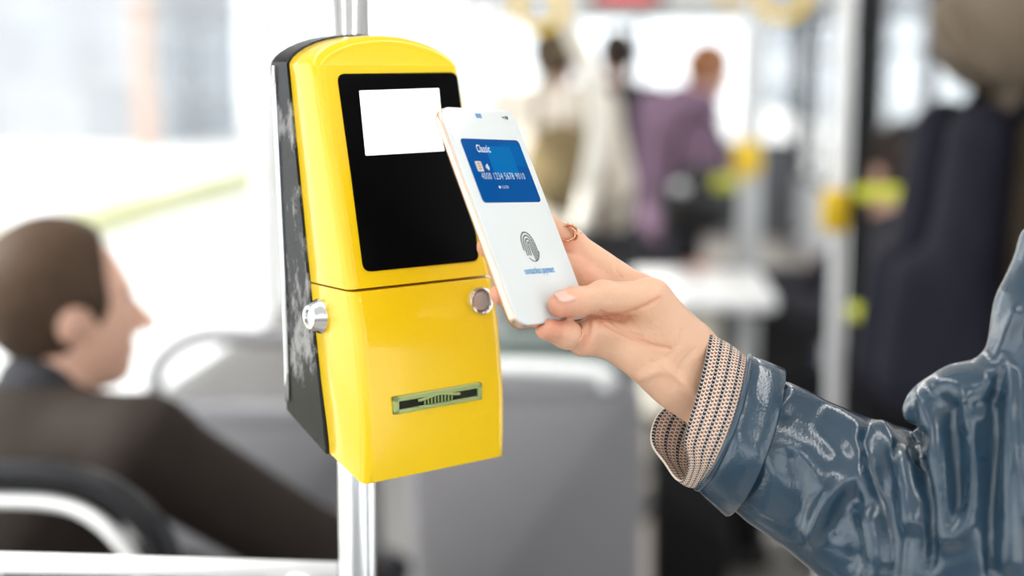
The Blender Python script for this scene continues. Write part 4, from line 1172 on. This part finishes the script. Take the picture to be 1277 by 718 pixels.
def world_pt(t, p): return rotz(np.asarray(p, float), t.rotation_euler.z) + np.array(t.location)

# seated man in the dark suit
SEAT = dict(pelvis=(0, -.02, .52), waist=(0, -.05, .68), chest=(0, -.02, .90), neck=(0, .025, 1.075), head=(0, .075, 1.205),
            sh_l=(-.185, .0, 1.0), sh_r=(.185, .0, 1.0), el_l=(-.23, .14, .76), el_r=(.23, .16, .76), wr_l=(-.16, .36, .70), wr_r=(.15, .38, .68),
            hip_l=(-.09, .02, .50), hip_r=(.09, .02, .50), kn_l=(-.11, .45, .50), kn_r=(.11, .45, .50), an_l=(-.11, .42, .085), an_r=(.11, .42, .085))
hd = at(84, 388, 1.98)
mz = hd[2] - 1.205
mj = dict(SEAT); mj.update(sh_r=(.21, .075, 1.05), el_r=(.25, .32, .86), wr_r=(.15, .50, .70), sh_l=(-.185, -.02, 1.02), chest=(.01, 0, .92))
for k_ in ('kn_l', 'kn_r', 'an_l', 'an_r'): pass
for k_ in ('an_l', 'an_r'): mj[k_] = (mj[k_][0], mj[k_][1], .085 - mz)
rz_m = facing(48)
off = rotz(V(0, .075, 0), rz_m)
figure('seated man in a dark brown suit jacket with short brown receding hair', (hd[0] - off[0], hd[1] - off[1], mz), rz_m, mj, coat=(.022, .016, .013), legs=(.03, .028, .03), hair=(.060, .036, .022),
       hair_kind='receding', head_f=(.32, .95, -.02), loose=.016, vox=.006, shirt=(.03, .03, .035))

# passenger in the purple jacket, standing with a black bag
p = at(836, 200, 6.0)
pj = dict(head=(.05, .16, 1.535), neck=(.01, .06, 1.43), chest=(0, .02, 1.27), sh_l=(-.17, .03, 1.38), sh_r=(.17, .03, 1.38), el_r=(.22, .02, 1.10), wr_r=(.10, .23, 1.13), el_l=(-.21, .03, 1.11), wr_l=(-.10, .24, 1.14))
figure('standing passenger in a purple jacket with short reddish hair looking down at their hands', (p[0], p[1], 0), facing(62), pj, 1.66, coat=(.20, .125, .185), legs=(.016, .015, .02), hair=(.30, .13, .06), coat_len=.94, head_f=(.1, .95, -.3), loose=.03)
bg = thing('shoulder_bag', 'black shoulder bag with a round clasp held by the purple-jacketed passenger', 'bag', at(872, 285, 5.75))
c = at(872, 245, 5.62)
F = Field(c - .3, c + .3, .009); F.ell(c, (.15, .08, .13), k=0); F.ell(c + V(0, 0, -.05), (.16, .09, .10), k=.04)
mesh_obj('bag_body', *F.mesh(1), mat('black bag leather', (.012, .012, .013), .5, var=.2), bg)
MB().tube([c + V(-.11, 0, .08), c + V(-.08, 0, .26), c + V(0, 0, .32), c + V(.08, 0, .26), c + V(.11, 0, .08)], .010, 8, smooth=20).build('strap', M_dark, bg)
MB().disc(at(848, 236, 5.52), V(0, -1, 0), 1, 0, [(.028, -.02), (.030, .004), (.020, .010)], 18).build('clasp', M_chrome, bg)

# passenger in the cream coat with an olive bag
p = at(690, 150, 5.2)
figure('standing passenger in a cream coat beside the curved handrail', (p[0], p[1], 0), facing(20), dict(wr_r=(.20, .18, .98), el_r=(.24, .0, 1.12)), 1.66, coat=(.86, .74, .64), legs=(.5, .42, .36), hair=(.05, .035, .03), coat_len=.62, loose=.03)
c = at(700, 205, 4.95); bg = thing('olive_bag', 'olive brown bag hanging from the passenger in the cream coat', 'bag', c - V(0, 0, .16))
F = Field(c - .3, c + .3, .009); F.ell(c, (.13, .07, .15), k=0); F.ell(c + V(.02, 0, -.06), (.13, .08, .11), k=.05)
mesh_obj('bag_body', *F.mesh(1), mat('olive canvas', (.22, .165, .085), .8, var=.2), bg)
MB().tube([c + V(-.09, 0, .10), c + V(-.07, .05, .30), c + V(.0, .1, .42), c + V(.07, .05, .30), c + V(.09, 0, .10)], .012, 8, smooth=20).build('strap', mat('olive canvas', (.22, .165, .085)), bg)

# passenger in black further away between those two
p = at(768, 200, 6.5)
figure('distant passenger in black between the cream coat and the purple jacket', (p[0], p[1], 0), facing(-10), None, 1.68, coat=(.018, .018, .022), legs=(.02, .02, .025), hair=(.03, .02, .015), vox=.010)

# passenger sitting at the white table, dark clothes, hand on the table
p = at(1112, 300, 4.3); base_z = p[2] - 1.0
sj = dict(SEAT); sj.update(el_r=(.24, .22, .80), wr_r=(.16, .50, .86 - 0.0), el_l=(-.24, .22, .80), wr_l=(-.12, .52, .86))
for k_ in ('an_l', 'an_r'): sj[k_] = (sj[k_][0], sj[k_][1], .085 - base_z)
figure('passenger in dark grey clothes sitting at the white table behind the grab pole', (p[0], p[1], base_z), facing(-88), sj, coat=(.035, .035, .042), legs=(.012, .012, .015), hair=(.03, .02, .015))
bus_seat('dark seat under the passenger at the white table', p[0] + .10, p[1], .92 , .46, back_m=M_handle, rz=facing(-88), base=max(0., base_z))
# far seated passenger with a dark cap
p = at(1128, 185, 6.4); zb = p[2] - 1.205
fj = dict(SEAT)
for k_ in ('an_l', 'an_r'): fj[k_] = (fj[k_][0], fj[k_][1], .085 - zb)
figure('far seated passenger in a black cap seen past the lime handle', (p[0] + .05, p[1], zb), facing(-75), fj, coat=(.03, .03, .035), legs=(.04, .07, .15), hair=(.02, .02, .02), hair_kind='cap')
bus_seat('dark seat under the far passenger in the cap', p[0] + .14, p[1], .95 + zb, .46, back_m=M_handle, rz=facing(-75), base=max(0., zb))

# passenger in the brown hooded parka with a navy backpack, turned to the right
p = at(1345, 200, 2.62)
t, P_ = figure('passenger in a brown parka with the hood down, wearing a navy backpack', (p[0], p[1], 0), facing(85), dict(neck=(0, 0, 1.50), head=(0, .04, 1.64), el_l=(-.235, -.02, 1.12), wr_l=(-.2, .16, 1.0), sh_r=(.185, -.05, 1.40), el_r=(.245, -.09, 1.11), wr_r=(.22, .04, .92)), 1.80, coat=(.175, .135, .098), legs=(.02, .02, .025), hair=(.05, .03, .02), coat_len=.74, loose=.045, vox=.0085)
F = Field(V(-.35, -.40, 1.30), V(.35, .3, 1.85), .007)                # hood lying on the shoulders
F.ell(V(0, -.17, 1.585), (.155, .115, .105), k=0); F.ell(V(-.10, -.12, 1.55), (.09, .11, .09), k=.04); F.ell(V(.10, -.12, 1.55), (.09, .11, .09), k=.04)
F.cone(V(-.14, -.03, 1.56), V(-.08, .08, 1.52), .045, .04, .04); F.cone(V(.14, -.03, 1.56), V(.08, .08, 1.52), .045, .04, .04)
F.ell(V(0, -.10, 1.69), (.10, .085, .06), op='sub', k=.03)
F.cone(V(-.12, -.26, 1.60), V(.02, -.28, 1.54), .014, .010, .02, op='sub'); F.cone(V(.03, -.28, 1.64), V(.12, -.24, 1.52), .014, .010, .02, op='sub')
mesh_obj('hood', *F.mesh(2), MATS['coat 0.175 0.135 0.098'], t, local=True)
pk = thing('backpack', 'large navy backpack on the back of the passenger in the brown parka', 'backpack', world_pt(t, V(0, -.262, .85)), facing(85))
F = Field(V(-.3, -.3, -.05), V(.3, .3, .75), .008)
F.cone(V(-.09, .0, .11), V(-.09, .04, .54), .08, .06, 0); F.cone(V(.09, .0, .11), V(.09, .04, .54), .08, .06, .05); F.cone(V(-.06, -.06, .10), V(-.06, -.05, .28), .065, .055, .03); F.cone(V(.06, -.06, .10), V(.06, -.05, .28), .065, .055, .03)
mesh_obj('pack', *F.mesh(2), mat('navy nylon', (.014, .014, .024), .65, var=.35, vscale=7, bump=.5, bscale=25), pk, local=True)
for s_ in (-1, 1):
    MB().tube([V(s_ * .11, .08, .56), V(s_ * .13, .22, .70), V(s_ * .15, .40, .60), V(s_ * .16, .42, .35), V(s_ * .14, .14, .12)], .018, 8, smooth=20).build('strap', M_dark, pk, local=True)
